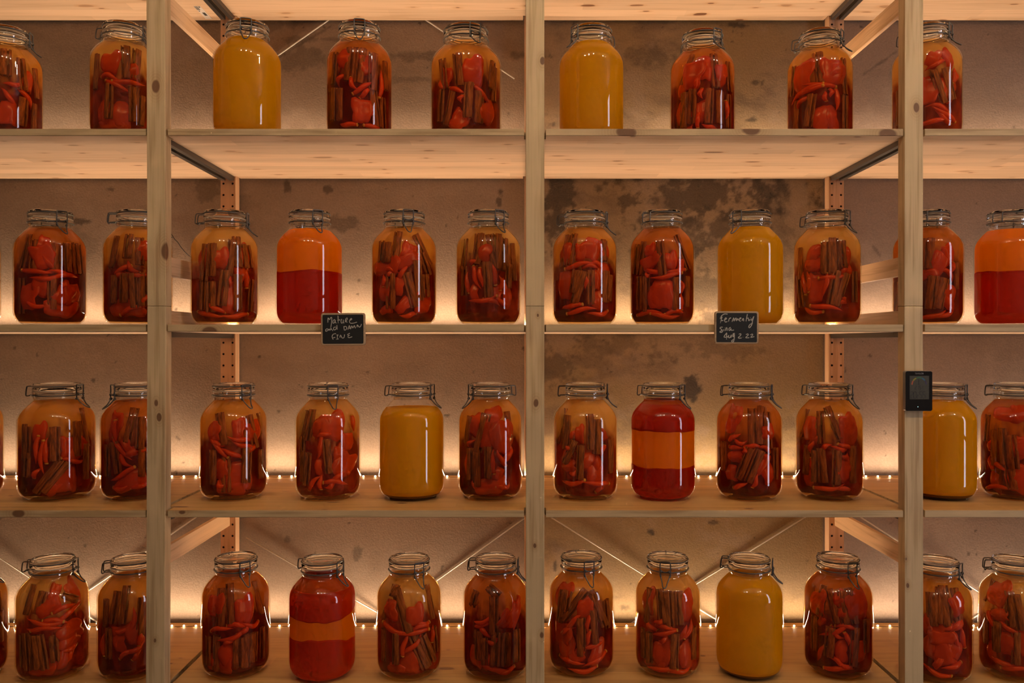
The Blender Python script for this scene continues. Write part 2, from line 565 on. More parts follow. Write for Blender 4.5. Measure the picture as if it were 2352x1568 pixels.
def plaster_wall():
    xs = np.concatenate([[-RX], np.arange(-1.72, 1.721, 0.0042), [RX]])
    zs = np.concatenate([[0.0], np.arange(0.34, 2.40, 0.0042), [RZ]])
    X, Z = np.meshgrid(xs, zs)
    nx, nz = len(xs), len(zs)
    s = CAMD / (CAMD + WALL_Y)
    px, py = VPX + X * 1000 * s, VPY - (Z - EYE) * 1000 * s
    big = value_noise(X, Z, 2.0, 1)
    mid = value_noise(X, Z, 11.0, 2, 6, 0.62)
    warp1 = value_noise(X, Z, 16.0, 3, 5, 0.65) - 0.5
    warp2 = value_noise(X, Z, 55.0, 4, 4, 0.65) - 0.5
    lerp = lambda a, b, t: a + (np.array(b) - a) * t[..., None]
    sm = lambda v, a, b: (lambda t: t * t * (3 - 2 * t))(np.clip((v - a) / (b - a), 0, 1))
    col = np.empty(X.shape + (3,))
    col[:] = (0.37, 0.24, 0.155)
    col = lerp(col, (0.47, 0.315, 0.21), sm(big, .3, .7))
    yel = sm(px, 1240, 1246) * (1 - sm(px, 1888, 1892))
    col = lerp(col, (0.40, 0.25, 0.11), yel * (1 - .4 * sm(big, .35, .65)))
    grey = sm(px, 1888, 1892)
    col = lerp(col, (0.37, 0.245, 0.175), grey * .8)
    smear = value_noise(X * .6 + Z * .25, Z * 1.4, 9.0, 5, 5, 0.6)
    col = lerp(col, (0.19, 0.115, 0.07), .55 * sm(smear, .52, .72) * (.35 + .65 * yel))
    col = lerp(col, (0.52, 0.36, 0.25), .35 * sm(mid, .55, .75))
    for (cx, cy_, rx, ry, st_) in STAINS:
        d = np.sqrt(((px - cx) / rx) ** 2 + ((py - cy_) / ry) ** 2) + warp1 * 2.6 + warp2 * 1.5
        col = lerp(col, (0.085, 0.055, 0.032), st_ * (1 - sm(d, .55, 1.15)))
    for (x0, y0, x1, y1) in SCRATCH:
        dx, dy = x1 - x0, y1 - y0
        t = np.clip(((px - x0) * dx + (py - y0) * dy) / (dx * dx + dy * dy), 0, 1)
        d = np.hypot(px - x0 - t * dx, py - y0 - t * dy) + warp2 * 8
        col = lerp(col, (0.12, 0.08, 0.05), .5 * (1 - sm(d, 1.0, 4.0)))
    speck = value_noise(X, Z, 45.0, 6, 3, 0.5)
    col = lerp(col, (0.10, 0.062, 0.036), .75 * sm(speck, .83, .88))
    col = col * np.array((0.70, 0.72, 0.76))
    V = np.stack([X, np.full_like(X, WALL_Y), Z], -1).reshape(-1, 3)
    idx = np.arange(nx * nz).reshape(nz, nx)
    q = np.stack([idx[:-1, :-1], idx[:-1, 1:], idx[1:, 1:], idx[1:, :-1]], -1).reshape(-1, 4)
    me = bpy.data.meshes.new('wall_back')
    me.vertices.add(len(V))
    me.vertices.foreach_set('co', V.ravel())
    me.loops.add(q.size)
    me.loops.foreach_set('vertex_index', q.ravel().astype(np.int32))
    me.polygons.add(len(q))
    me.polygons.foreach_set('loop_start', np.arange(0, q.size, 4, dtype=np.int32))
    me.update(calc_edges=True)
    ca = me.color_attributes.new('plaster', 'FLOAT_COLOR', 'POINT')
    ca.data.foreach_set('color', np.concatenate([col, np.ones(X.shape + (1,))], -1).astype(np.float32).ravel())
    me.materials.append(M_PLASTER)
    return link('wall_back', me)


M_PLASTER = plaster()
M_ROOMWALL = simple('room_wall_paint', (0.42, 0.33, 0.25), 0.9)
M_FLOOR = simple('concrete_floor', (0.20, 0.16, 0.13), 0.8)
M_CEIL = simple('ceiling_paint', (0.40, 0.33, 0.27), 0.9)
M_FRAME = simple('dark_window_frame', (0.06, 0.05, 0.045), 0.5)

# ------------------------------------------------------------------ the room
RX, RY0, RZ = 3.8, -4.2, 3.3
tag(box('floor', -RX, RX, RY0, WALL_Y, -0.05, 0.0, M_FLOOR), 'bare concrete floor under the shelving', kind='structure')
tag(box('ceiling', -RX, RX, RY0, WALL_Y, RZ, RZ + 0.05, M_CEIL), 'plain ceiling above the shelving', kind='structure')
tag(plaster_wall(), 'stained rough plaster wall behind the shelving', kind='structure')
tag(box('wall_left', -RX - 0.1, -RX, RY0, WALL_Y, 0.0, RZ, M_ROOMWALL), 'plain side wall on the left', kind='structure')
tag(box('wall_right', RX, RX + 0.1, RY0, WALL_Y, 0.0, RZ, M_ROOMWALL), 'plain side wall on the right', kind='structure')
tag(box('wall_front', -RX, RX, RY0 - 0.1, RY0, 0.0, RZ, M_ROOMWALL), 'plain wall behind the camera', kind='structure')
win = tag(box('window_1', RX - 0.03, RX - 0.001, -2.55, -1.85, 0.02, 3.2, M_FRAME, bev=0.005), 'tall narrow glazed opening in the right wall', kind='structure')
for _k in range(4):
    box('pane', RX - 0.036, RX - 0.031, -2.48, -1.92, 0.08 + _k * 0.78, 0.08 + _k * 0.78 + 0.73, M_PANE, win)

# ------------------------------------------------------------------ shelving
POST_PX = [359.5, 1229.0, 2100.5]
POST_X = [(p - VPX) / 1000 for p in POST_PX]
PW = 0.0425                      # post width
PD = 0.033                       # post depth
DEPTH = 0.5
SPACING = 0.8705
JOINT_Z = EYE + 0.083            # where the upper frames stand on the lower ones
POST_NAMES = ['left', 'centre', 'right']
POST_MATS = [M_POST_L, M_POST_C, M_POST_R]
LEAN = [(-0.0028, 0.0, -0.0035), (0.0, 0.0, 0.0), (0.0, -0.002, 0.0)]   # top, joint, bottom


def drilled_post(x, z0, z1, y0, y1, hole_z0):
    """Rear post with two columns of pin holes drilled into the face towards the camera."""
    V, Fc, mi = [], [], []
    hw = PW / 2
    cols = [-hw, 0.0, hw]
    pitch = 0.0325
    hr = 0.0031

    def quad(pts, m=0):
        b = len(V)
        V.extend(pts)
        Fc.append(list(range(b, b + len(pts))))
        mi.append(m)
    zs = []
    k0 = math.ceil((z0 + pitch / 2 - hole_z0) / pitch)
    k = k0
    while hole_z0 + k * pitch + pitch / 2 <= z1:
        zs.append(hole_z0 + k * pitch)
        k += 1
    lo = zs[0] - pitch / 2
    hi = zs[-1] + pitch / 2
    quad([(x - hw, y0, z0), (x + hw, y0, z0), (x + hw, y0, lo), (x - hw, y0, lo)])
    quad([(x - hw, y0, hi), (x + hw, y0, hi), (x + hw, y0, z1), (x - hw, y0, z1)])
    for zc in zs:
        for a, b_ in ((cols[0], cols[1]), (cols[1], cols[2])):
            sgn = -1 if a < -1e-6 else 1
            cx = x + sgn * 0.0130
            outer = [(x + a, zc - pitch / 2), (cx, zc - pitch / 2), (x + b_, zc - pitch / 2), (x + b_, zc),
                     (x + b_, zc + pitch / 2), (cx, zc + pitch / 2), (x + a, zc + pitch / 2), (x + a, zc)]
            inner = []
            for q in range(8):
                ang = math.radians(225 + 45 * q)
                inner.append((cx + hr * math.cos(ang), zc + hr * math.sin(ang)))
            for q in range(8):
                q2 = (q + 1) % 8
                quad([(outer[q][0], y0, outer[q][1]), (outer[q2][0], y0, outer[q2][1]),
                      (inner[q2][0], y0, inner[q2][1]), (inner[q][0], y0, inner[q][1])])
                quad([(inner[q][0], y0, inner[q][1]), (inner[q2][0], y0, inner[q2][1]),
                      (inner[q2][0], y0 + 0.012, inner[q2][1]), (inner[q][0], y0 + 0.012, inner[q][1])], 1)
            quad([(p[0], y0 + 0.012, p[1]) for p in inner], 1)
    quad([(x + hw, y0, z0), (x + hw, y1, z0), (x + hw, y1, z1), (x + hw, y0, z1)])
    quad([(x - hw, y1, z0), (x - hw, y0, z0), (x - hw, y0, z1), (x - hw, y1, z1)])
    quad([(x + hw, y1, z0), (x - hw, y1, z0), (x - hw, y1, z1), (x + hw, y1, z1)])
    quad([(x - hw, y0, z1), (x + hw, y0, z1), (x + hw, y1, z1), (x - hw, y1, z1)])
    quad([(x - hw, y1, z0), (x + hw, y1, z0), (x + hw, y0, z0), (x - hw, y0, z0)])
    return V, Fc, mi


def leaning_post(x, z0, z1, dx0, dx1, mat, parent, off):
    v, f = box_geo(x - PW / 2, x + PW / 2, 0.0, PD, z0, z1, 0.0012)
    out = []
    for p in v:
        t = (p[2] - z0) / (z1 - z0)
        out.append((p[0] + dx0 + (dx1 - dx0) * t - off[0], p[1] - off[1], p[2] - off[2]))
    return link('front_post', mesh('front_post', out, f, [mat]), parent)


TOP_Z = 2.62
RUNGS_UP = [(-822, -778), (-202, -157)]
RUNGS_LOW = [(-75, -31), (480, 524), (960, 1004)]
for i, px in enumerate(POST_X):
    for part, z0, z1, rungs in (('upper', JOINT_Z + 0.0006, TOP_Z, RUNGS_UP), ('lower', 0.0, JOINT_Z, RUNGS_LOW)):
        fr = empty('shelf_side_frame', (px, 0.25, z0),
                   f'pine ladder side frame of the shelving, {part} piece of the {POST_NAMES[i]} upright', 'shelf frame', 'pine side frames of the shelving')
        off = (px, 0.25, z0)
        lt, lj, lb = LEAN[i]
        if part == 'upper':
            leaning_post(px, z0, z1, lj, lt * 1.3, POST_MATS[i], fr, off)
        else:
            leaning_post(px, z0, z1, lb * 1.6, lj, POST_MATS[i], fr, off)
        V, Fc, mi = drilled_post(px, z0, z1, DEPTH - PD, DEPTH, EYE - 0.001)
        V = [(a - off[0], b - off[1], c - off[2]) for a, b, c in V]
        me = mesh('rear_post', V, Fc, [M_PINE_V, M_HOLE])
        me.polygons.foreach_set('material_index', mi)
        link('rear_post', me, fr)
        for (ra, rb) in rungs:
            box('rung', px - 0.0055, px + 0.0055, PD + 0.0003, DEPTH - PD - 0.0003, zz(rb), zz(ra), M_PINE_Y, fr, 0.001, off)

BAYS = [(POST_X[0] - SPACING, POST_X[0]), (POST_X[0], POST_X[1]), (POST_X[1], POST_X[2]), (POST_X[2], POST_X[2] + SPACING)]
BAY_LABEL = ['left of the left post', 'between the left and centre posts', 'between the centre and right posts', 'right of the right post']
SHELF_LABEL = ['highest', 'top jar', 'second jar', 'third jar', 'bottom jar']
SHELF_T = 0.0165


def notched_board(xa, xb, z0, z1, off):
    """Shelf panel notched at its corners round the posts (plan outline extruded, edges eased)."""
    hw = PW / 2 + 0.004
    ax, bx = xa + 0.006, xb - 0.006
    fx0, fx1 = xa + hw, xb - hw
    y0, y1 = 0.002, DEPTH - 0.001
    yf, yb = PD + 0.002, DEPTH - PD - 0.002
    outl = [(fx0, y0), (fx1, y0), (fx1, yf), (bx, yf), (bx, yb), (fx1, yb), (fx1, y1), (fx0, y1), (fx0, yb), (ax, yb), (ax, yf), (fx0, yf)]
    bm = bmesh.new()
    lo = [bm.verts.new((p[0] - off[0], p[1] - off[1], z0 - off[2])) for p in outl]
    hi = [bm.verts.new((p[0] - off[0], p[1] - off[1], z1 - off[2])) for p in outl]
    bm.faces.new(lo[::-1])
    bm.faces.new(hi)
    n = len(outl)
    for k in range(n):
        bm.faces.new([lo[k], lo[(k + 1) % n], hi[(k + 1) % n], hi[k]])
    ed = [e for e in bm.edges if abs(e.verts[0].co.z - e.verts[1].co.z) < 1e-6 and e.verts[0].co.y < y0 - off[1] + 1e-4 and e.verts[1].co.y < y0 - off[1] + 1e-4]
    bmesh.ops.bevel(bm, geom=ed, offset=0.0012, segments=2, affect='EDGES')
    me = bpy.data.meshes.new('panel')
    bmesh.ops.recalc_face_normals(bm, faces=list(bm.faces))
    bm.to_mesh(me)
    bm.free()
    me.update()
    return me


for si, h in enumerate(SHELF_H):
    zt = zz(h)
    zb = zt - SHELF_T
    for bi, (xa, xb) in enumerate(BAYS):
        cx = (xa + xb) / 2
        sh = empty('shelf_board', (cx, 0.25, zb), f'pine shelf board {BAY_LABEL[bi]}, {SHELF_LABEL[si]} shelf', 'shelf', 'pine shelf boards')
        off = (cx, 0.25, zb)
        me = notched_board(xa, xb, zb, zt, off)
        me.materials.append(M_SHELF)
        me.materials.append(M_SHELF_TOP)
        me.materials.append(M_EDGE)
        me.polygons.foreach_set('material_index', [1 if p.normal.z > 0.9 else (0 if p.normal.z < -.9 else 2) for p in me.polygons])
        link('panel', me, sh)
        for sx in (xa + 0.0062, xb - 0.0062 - 0.012):
            a = box_geo(sx - off[0], sx + 0.012 - off[0], PD + 0.004 - off[1], DEPTH - PD - 0.004 - off[1], -0.0125, -0.0105)
            b = box_geo(sx - off[0], sx + 0.002 - off[0], PD + 0.004 - off[1], DEPTH - PD - 0.004 - off[1], -0.0105, -0.0002)
            c = box_geo(sx + 0.010 - off[0], sx + 0.012 - off[0], PD + 0.004 - off[1], DEPTH - PD - 0.004 - off[1], -0.0105, -0.0002)
            v, f = join_geo([a, b, c])
            tag(link('support_rail', mesh('support_rail', v, f, [M_STEEL]), sh), 'dark steel support rail')


# cross braces behind the shelving, at y just behind the rear posts
def brace(bay, cpx, cpy, slope_a, slope_b, label, half=0.405):
    s = CAMD / (CAMD + 0.505)
    cx, cz = (cpx - VPX) / 1000 / s, EYE - (cpy - VPY) / 1000 / s
    e = empty('cross_brace', (cx, 0.505, cz), label, 'brace', 'steel cross braces behind the shelving')
    for n, (sl, yy) in enumerate(((slope_a, -0.0026), (-slope_b, 0.0020))):
        d = Vector((1, 0, -sl)).normalized()
        L = half / d.x
        V, Fc = tube([tuple(d * (L * q / 4) + Vector((0, yy, 0))) for q in (-4, -2, 0, 2, 4)], 0.0022, 8)
        link('brace_rod', mesh('brace_rod', V, Fc, [M_BRACE], True), e)
    plate, pf = lathe([(0, -0.002), (0.012, -0.002), (0.012, 0.0), (0, 0.0)], 16)
    plate = [(a, c - 0.0052, b) for a, b, c in plate]
    link('hub_plate', mesh('hub_plate', plate, pf, [M_BRACE]), e)


brace(1, 862, -30, 0.66, 0.70, 'steel cross brace high behind the bay left of the centre post')
brace(1, 886, 1416, 0.57, 0.71, 'steel cross brace low behind the bay left of the centre post')
brace(2, 1556, 1367, 0.62, 0.61, 'steel cross brace low behind the bay right of the centre post')
brace(0, 160, 1385, 0.66, 0.68, 'steel cross brace low behind the bay left of the left post')
brace(3, 2290, 1385, 0.63, 0.64, 'steel cross brace low behind the bay right of the right post')

# LED strings
led_v, led_f = lathe([(0, -0.0022), (0.0020, -0.0015), (0.0027, 0), (0.0020, 0.0016), (0, 0.0024)], 8)
led_me = mesh('bulb', led_v, led_f, [M_LED], True)
SHELF_WORD = {1: 'top', 2: 'second', 3: 'third', 4: 'bottom'}
for si in (1, 2, 3, 4):
    z = zz(SHELF_H[si])
    e = empty('led_string', (0, STRIP_Y, z), f'warm LED string along the back of the {SHELF_WORD[si]} jar shelf', 'string lights', 'LED strings on the shelves')
    pts = []
    rnd = random.Random(si)
    x = -1.69
    while x < 1.691:
        pts.append((x, 0.0, 0.0014 + 0.0004 * math.sin(x * 40)))
        x += 0.02
    v, f = tube(pts, 0.0009, 5)
    link('wire', mesh('wire', v, f, [M_LEDWIRE]), e)
    x0 = (395 - VPX) / 1000 / (CAMD / (CAMD + STRIP_Y)) - 0.0342 * 22
    xs = [x0 + 0.0342 * k for k in range(110) if -1.68 < x0 + 0.0342 * k < 1.68]
    if si in (3, 4):
        for x in xs:
            link('bulb', led_me, e, (x, -0.0006 + rnd.uniform(-.0004, .0004), 0.0034))
    else:
        v, f = join_geo([([(p[0] + x, p[1], p[2] + 0.0034) for p in led_v], led_f) for x in xs])
        tag(link('bulbs', mesh('bulbs', v, f, [M_LED]), e), kind='stuff')

# ceiling lamps (behind and above the camera; seen as reflections in the glass)
for i, (x, y) in enumerate(CEIL_LAMPS):
    e = empty('ceiling_lamp', (x, y, LAMP_Z), f'small ceiling lamp reflected in the jars, {("first", "second", "third", "fourth", "fifth")[i]} from the left', 'lamp', 'ceiling lamps in front of the shelving')
    v, f = lathe([(0, RZ - LAMP_Z), (0.006, RZ - LAMP_Z), (0.006, 0.04), (0.028, 0.035), (0.03, 0.0), (0, 0.0)], 20)
    link('lamp_holder', mesh('lamp_holder', v, f, [M_FRAME], True), e)
    v, f = lathe([(0, -0.04), (0.012, -0.036), (0.018, -0.02), (0.014, -0.005), (0.009, -0.0005), (0, -0.0005)], 16)
    link('bulb', mesh('bulb', v, f, [M_LAMP], True), e)

# ------------------------------------------------------------------ jars
R0, H0 = 0.081, 0.285
BODY = [(.66, .004), (.70, .000), (.725, .006), (.735, .016), (.79, .021), (.87, .035), (.93, .056), (.975, .085), (.995, .115), (1, .15),
        (1, .66), (.995, .69), (.975, .716), (.93, .745), (.865, .772), (.785, .798), (.71, .820), (.65, .836), (.612, .848), (.60, .86)]
BODY_IN = BODY[4:]


def body_r(v):
    for (r0, v0), (r1, v1) in zip(BODY_IN, BODY_IN[1:]):
        if v <= v1:
            t = max(0.0, (v - v0) / (v1 - v0))
            return r0 + (r1 - r0) * t
    return BODY_IN[-1][0]


def P_(pts):
    return [(r * R0, v * H0) for r, v in pts]


body_prof = [(0, .012)] + [(.60, .012), (.64, .008)] + BODY
v, f = lathe(P_(body_prof), 56)
ME_BODY = mesh('glass_body', v, f, [M_GLASS], True)
neck = [(.60, .8605), (.605, .868), (.622, .876), (.625, .882), (.607, .890), (.603, .897), (.603, .905), (.620, .912), (.622, .922), (.615, .9275),
        (.545, .9275), (.54, .915), (.54, .875), (.55, .8605), (.60, .8605)]
v, f = lathe(P_(neck), 48)
ME_NECK = mesh('glass_neck', v, f, [M_LIDGLASS], True)
lid = [(0, .948), (.47, .948), (.50, .944), (.515, .937), (.60, .937), (.618, .942), (.622, .952), (.612, .962), (.596, .968), (.596, .980), (.604, .986), (.600, .995),
       (.575, 1.0), (.52, .999), (.485, .993), (.40, .992), (.37, .989), (0, .988)]
v, f = lathe(P_(lid), 48)
ME_LID = mesh('glass_lid', v, f, [M_SOLIDGLASS], True)
gk = [(.55, .928), (.612, .928), (.617, .932), (.612, .9365), (.55, .9365), (.55, .928)]
v, f = lathe(P_(gk), 40)
ME_GASKET = mesh('rubber_gasket', v, f, [M_GASKET], True)
WR = 0.0015
v, f = tube(ring_path(.612 * R0 + WR * .4, .974 * H0), WR, 6, True)
ME_LIDBAND = mesh('lid_band', v, f, [M_WIRE], True)
v, f = tube(ring_path(.612 * R0 + WR * .9, .8955 * H0), WR, 6, True)
ME_NECKBAND = mesh('neck_band', v, f, [M_WIRE], True)

# clasp towards -y: bail frame, coils and a hairpin lever
yb = -(.622 * R0 + WR)
w2 = 0.0125
bail = smooth_path([(-w2, yb - .003, .868 * H0), (-w2, yb - .0035, .90 * H0), (-w2, yb - .003, .95 * H0), (-w2 * .96, yb - .0035, .982 * H0), (-w2 * .7, yb - .0035, .988 * H0),
                    (w2 * .7, yb - .0035, .988 * H0), (w2 * .96, yb - .0035, .982 * H0), (w2, yb - .003, .95 * H0), (w2, yb - .0035, .90 * H0), (w2, yb - .003, .868 * H0)], 3)
cross = smooth_path([(-w2 * 1.05, yb - .0012, .905 * H0), (-w2 * .8, yb - .004, .915 * H0), (-w2 * .45, yb - .0045, .905 * H0), (0, yb - .004, .901 * H0), (w2 * .45, yb - .0045, .905 * H0),
                     (w2 * .8, yb - .004, .915 * H0), (w2 * 1.05, yb - .0012, .905 * H0)], 3)
parts = [tube(bail, WR, 6), tube(cross, WR, 6)]
for s in (-1, 1):
    coil = [(s * w2 + s * 0.0006 * q / 4 - s * .002, yb - .003 + .0026 * math.cos(q * 1.2), .868 * H0 + .0026 * math.sin(q * 1.2)) for q in range(12)]
    parts.append(tube(coil, WR * .9, 5))
    coil = [(s * w2 * .72 + s * 0.0006 * q / 4, yb - .004 + .0024 * math.cos(q * 1.2), .904 * H0 + .0024 * math.sin(q * 1.2)) for q in range(11)]
    parts.append(tube(coil, WR * .9, 5))
v, f = join_geo(parts)
ME_BAIL = mesh('clasp', v, f, [M_WIRE], True)
lev = smooth_path([(-w2 * .85, yb - .004, .868 * H0), (-w2 * .72, yb - .008, .845 * H0), (-w2 * .5, yb - .014, .82 * H0), (-w2 * .34, yb - .022, .798 * H0), (0, yb - .0265, .787 * H0),
                   (w2 * .34, yb - .022, .798 * H0), (w2 * .5, yb - .014, .82 * H0), (w2 * .72, yb - .008, .845 * H0), (w2 * .85, yb - .004, .868 * H0)], 4)
v, f = tube(lev, WR, 6)
ME_LEVER = mesh('lever', v, f, [M_WIRE], True)
h2 = 0.011
hinge = smooth_path([(-h2, yb + .002, .974 * H0), (-h2, yb - .010, .972 * H0), (-h2, yb - .0145, .962 * H0), (-h2, yb - .0165, .90 * H0), (-h2 * .95, yb - .0145, .886 * H0),
                     (-h2 * .4, yb - .011, .888 * H0), (h2 * .4, yb - .011, .888 * H0), (h2 * .95, yb - .0145, .886 * H0), (h2, yb - .0165, .90 * H0),
                     (h2, yb - .0145, .962 * H0), (h2, yb - .010, .972 * H0), (h2, yb + .002, .974 * H0)], 3)
arm = smooth_path([(-h2 * .8, yb + .001, .8955 * H0), (-h2 * .75, yb - .007, .893 * H0), (-h2 * .5, yb - .0115, .893 * H0), (h2 * .5, yb - .0115, .893 * H0), (h2 * .75, yb - .007, .893 * H0),
                   (h2 * .8, yb + .001, .8955 * H0)], 3)
v, f = join_geo([tube(hinge, WR, 6), tube(arm, WR, 6)])
ME_HINGE = mesh('hinge', v, f, [M_WIRE], True)

GAP = 0.0026 / R0


def liquid_geo(b, t, seed, amp=0.0, n=56, tamp=None, shrink=None, inset=0.0):
    """Body of liquid between two height fractions; the interfaces may ripple round the jar."""
    rnd = random.Random(seed)
    fb = [(rnd.uniform(-1, 1), rnd.uniform(0, 6.28), q) for q in (1, 2, 3, 5, 8, 13)]
    ft = [(rnd.uniform(-1, 1), rnd.uniform(0, 6.28), q) for q in (1, 2, 3, 5, 8, 13)]
    tamp = amp if tamp is None else tamp

    def wob(cs, a):
        return sum(c / q ** .75 * math.sin(q * a + p) for c, p, q in cs)
    K = 22
    V, Fc = [], []
    V.append((0, 0, b * H0))
    for i in range(K + 1):
        s = i / K
        for k in range(n):
            a = 2 * math.pi * k / n
            z0 = b + (amp * wob(fb, a) if b > .04 else 0)
            z1 = t + tamp * wob(ft, a)
            vv = z0 + (z1 - z0) * s
            if shrink is None:
                sh_ = GAP + inset
            else:
                da = abs((a + math.pi / 2 + math.pi) % (2 * math.pi) - math.pi)
                t_ = min(1.0, max(0.0, (da - math.radians(62)) / math.radians(16)))
                sh_ = shrink + (0.050 - shrink) * t_ * t_ * (3 - 2 * t_)
            r = (body_r(vv) - sh_) * R0
            V.append((r * math.cos(a), r * math.sin(a), vv * H0))
    V.append((0, 0, t * H0))
    for k in range(n):
        k2 = (k + 1) % n
        Fc.append([0, 1 + k2, 1 + k])
        for i in range(K):
            p, q = 1 + i * n, 1 + (i + 1) * n
            Fc.append([p + k, p + k2, q + k2, q + k])
        Fc.append([len(V) - 1, 1 + K * n + k, 1 + K * n + k2])
    return V, Fc


LIQ_CACHE = {}


def liquid_mesh(b, t, mat, seed=0, amp=0.0, tamp=None, shrink=None, inset=0.0):
    key = (b, t, mat.name, seed if (amp or tamp) else 0, amp, shrink, inset)
    if key not in LIQ_CACHE:
        v, f = liquid_geo(b, t, seed, amp, tamp=tamp, shrink=shrink, inset=inset)
        LIQ_CACHE[key] = mesh('liquid', v, f, [mat], True)
    return LIQ_CACHE[key]


LIQ_B = 0.026


def solve_circle(pl, pr, depth):
    """Centre x and radius of an upright cylinder whose silhouette spans pl..pr in the photo."""
    a0 = math.atan((pl - VPX) / F)
    a1 = math.atan((pr - VPX) / F)
    th, al = (a0 + a1) / 2, (a1 - a0) / 2
    Z = CAMD + depth
    X = Z * math.tan(th)
    return X, math.hypot(X, Z) * math.sin(al)


# photo crops in which the contents of the jars were read off: x0, y0, pixels per photo pixel
REG = {'A': (0, 0, 3.734), 'B': (400, 0, 2.735), 'C': (1180, 0, 2.5565), 'D': (1800, 0, 3.734), 'E': (0, 400, 3.409), 'F': (600, 430, 3.5636), 'G': (1180, 430, 3.5636),
       'H': (1780, 430, 3.647), 'I': (0, 820, 3.5636), 'J': (600, 820, 3.5636), 'K': (1180, 820, 3.5636), 'L': (1780, 820, 3.563), 'M': (0, 1180, 3.5636),
       'N': (600, 1180, 3.5636), 'O': (1180, 1180, 3.5636), 'P': (1780, 1180, 4.042)}

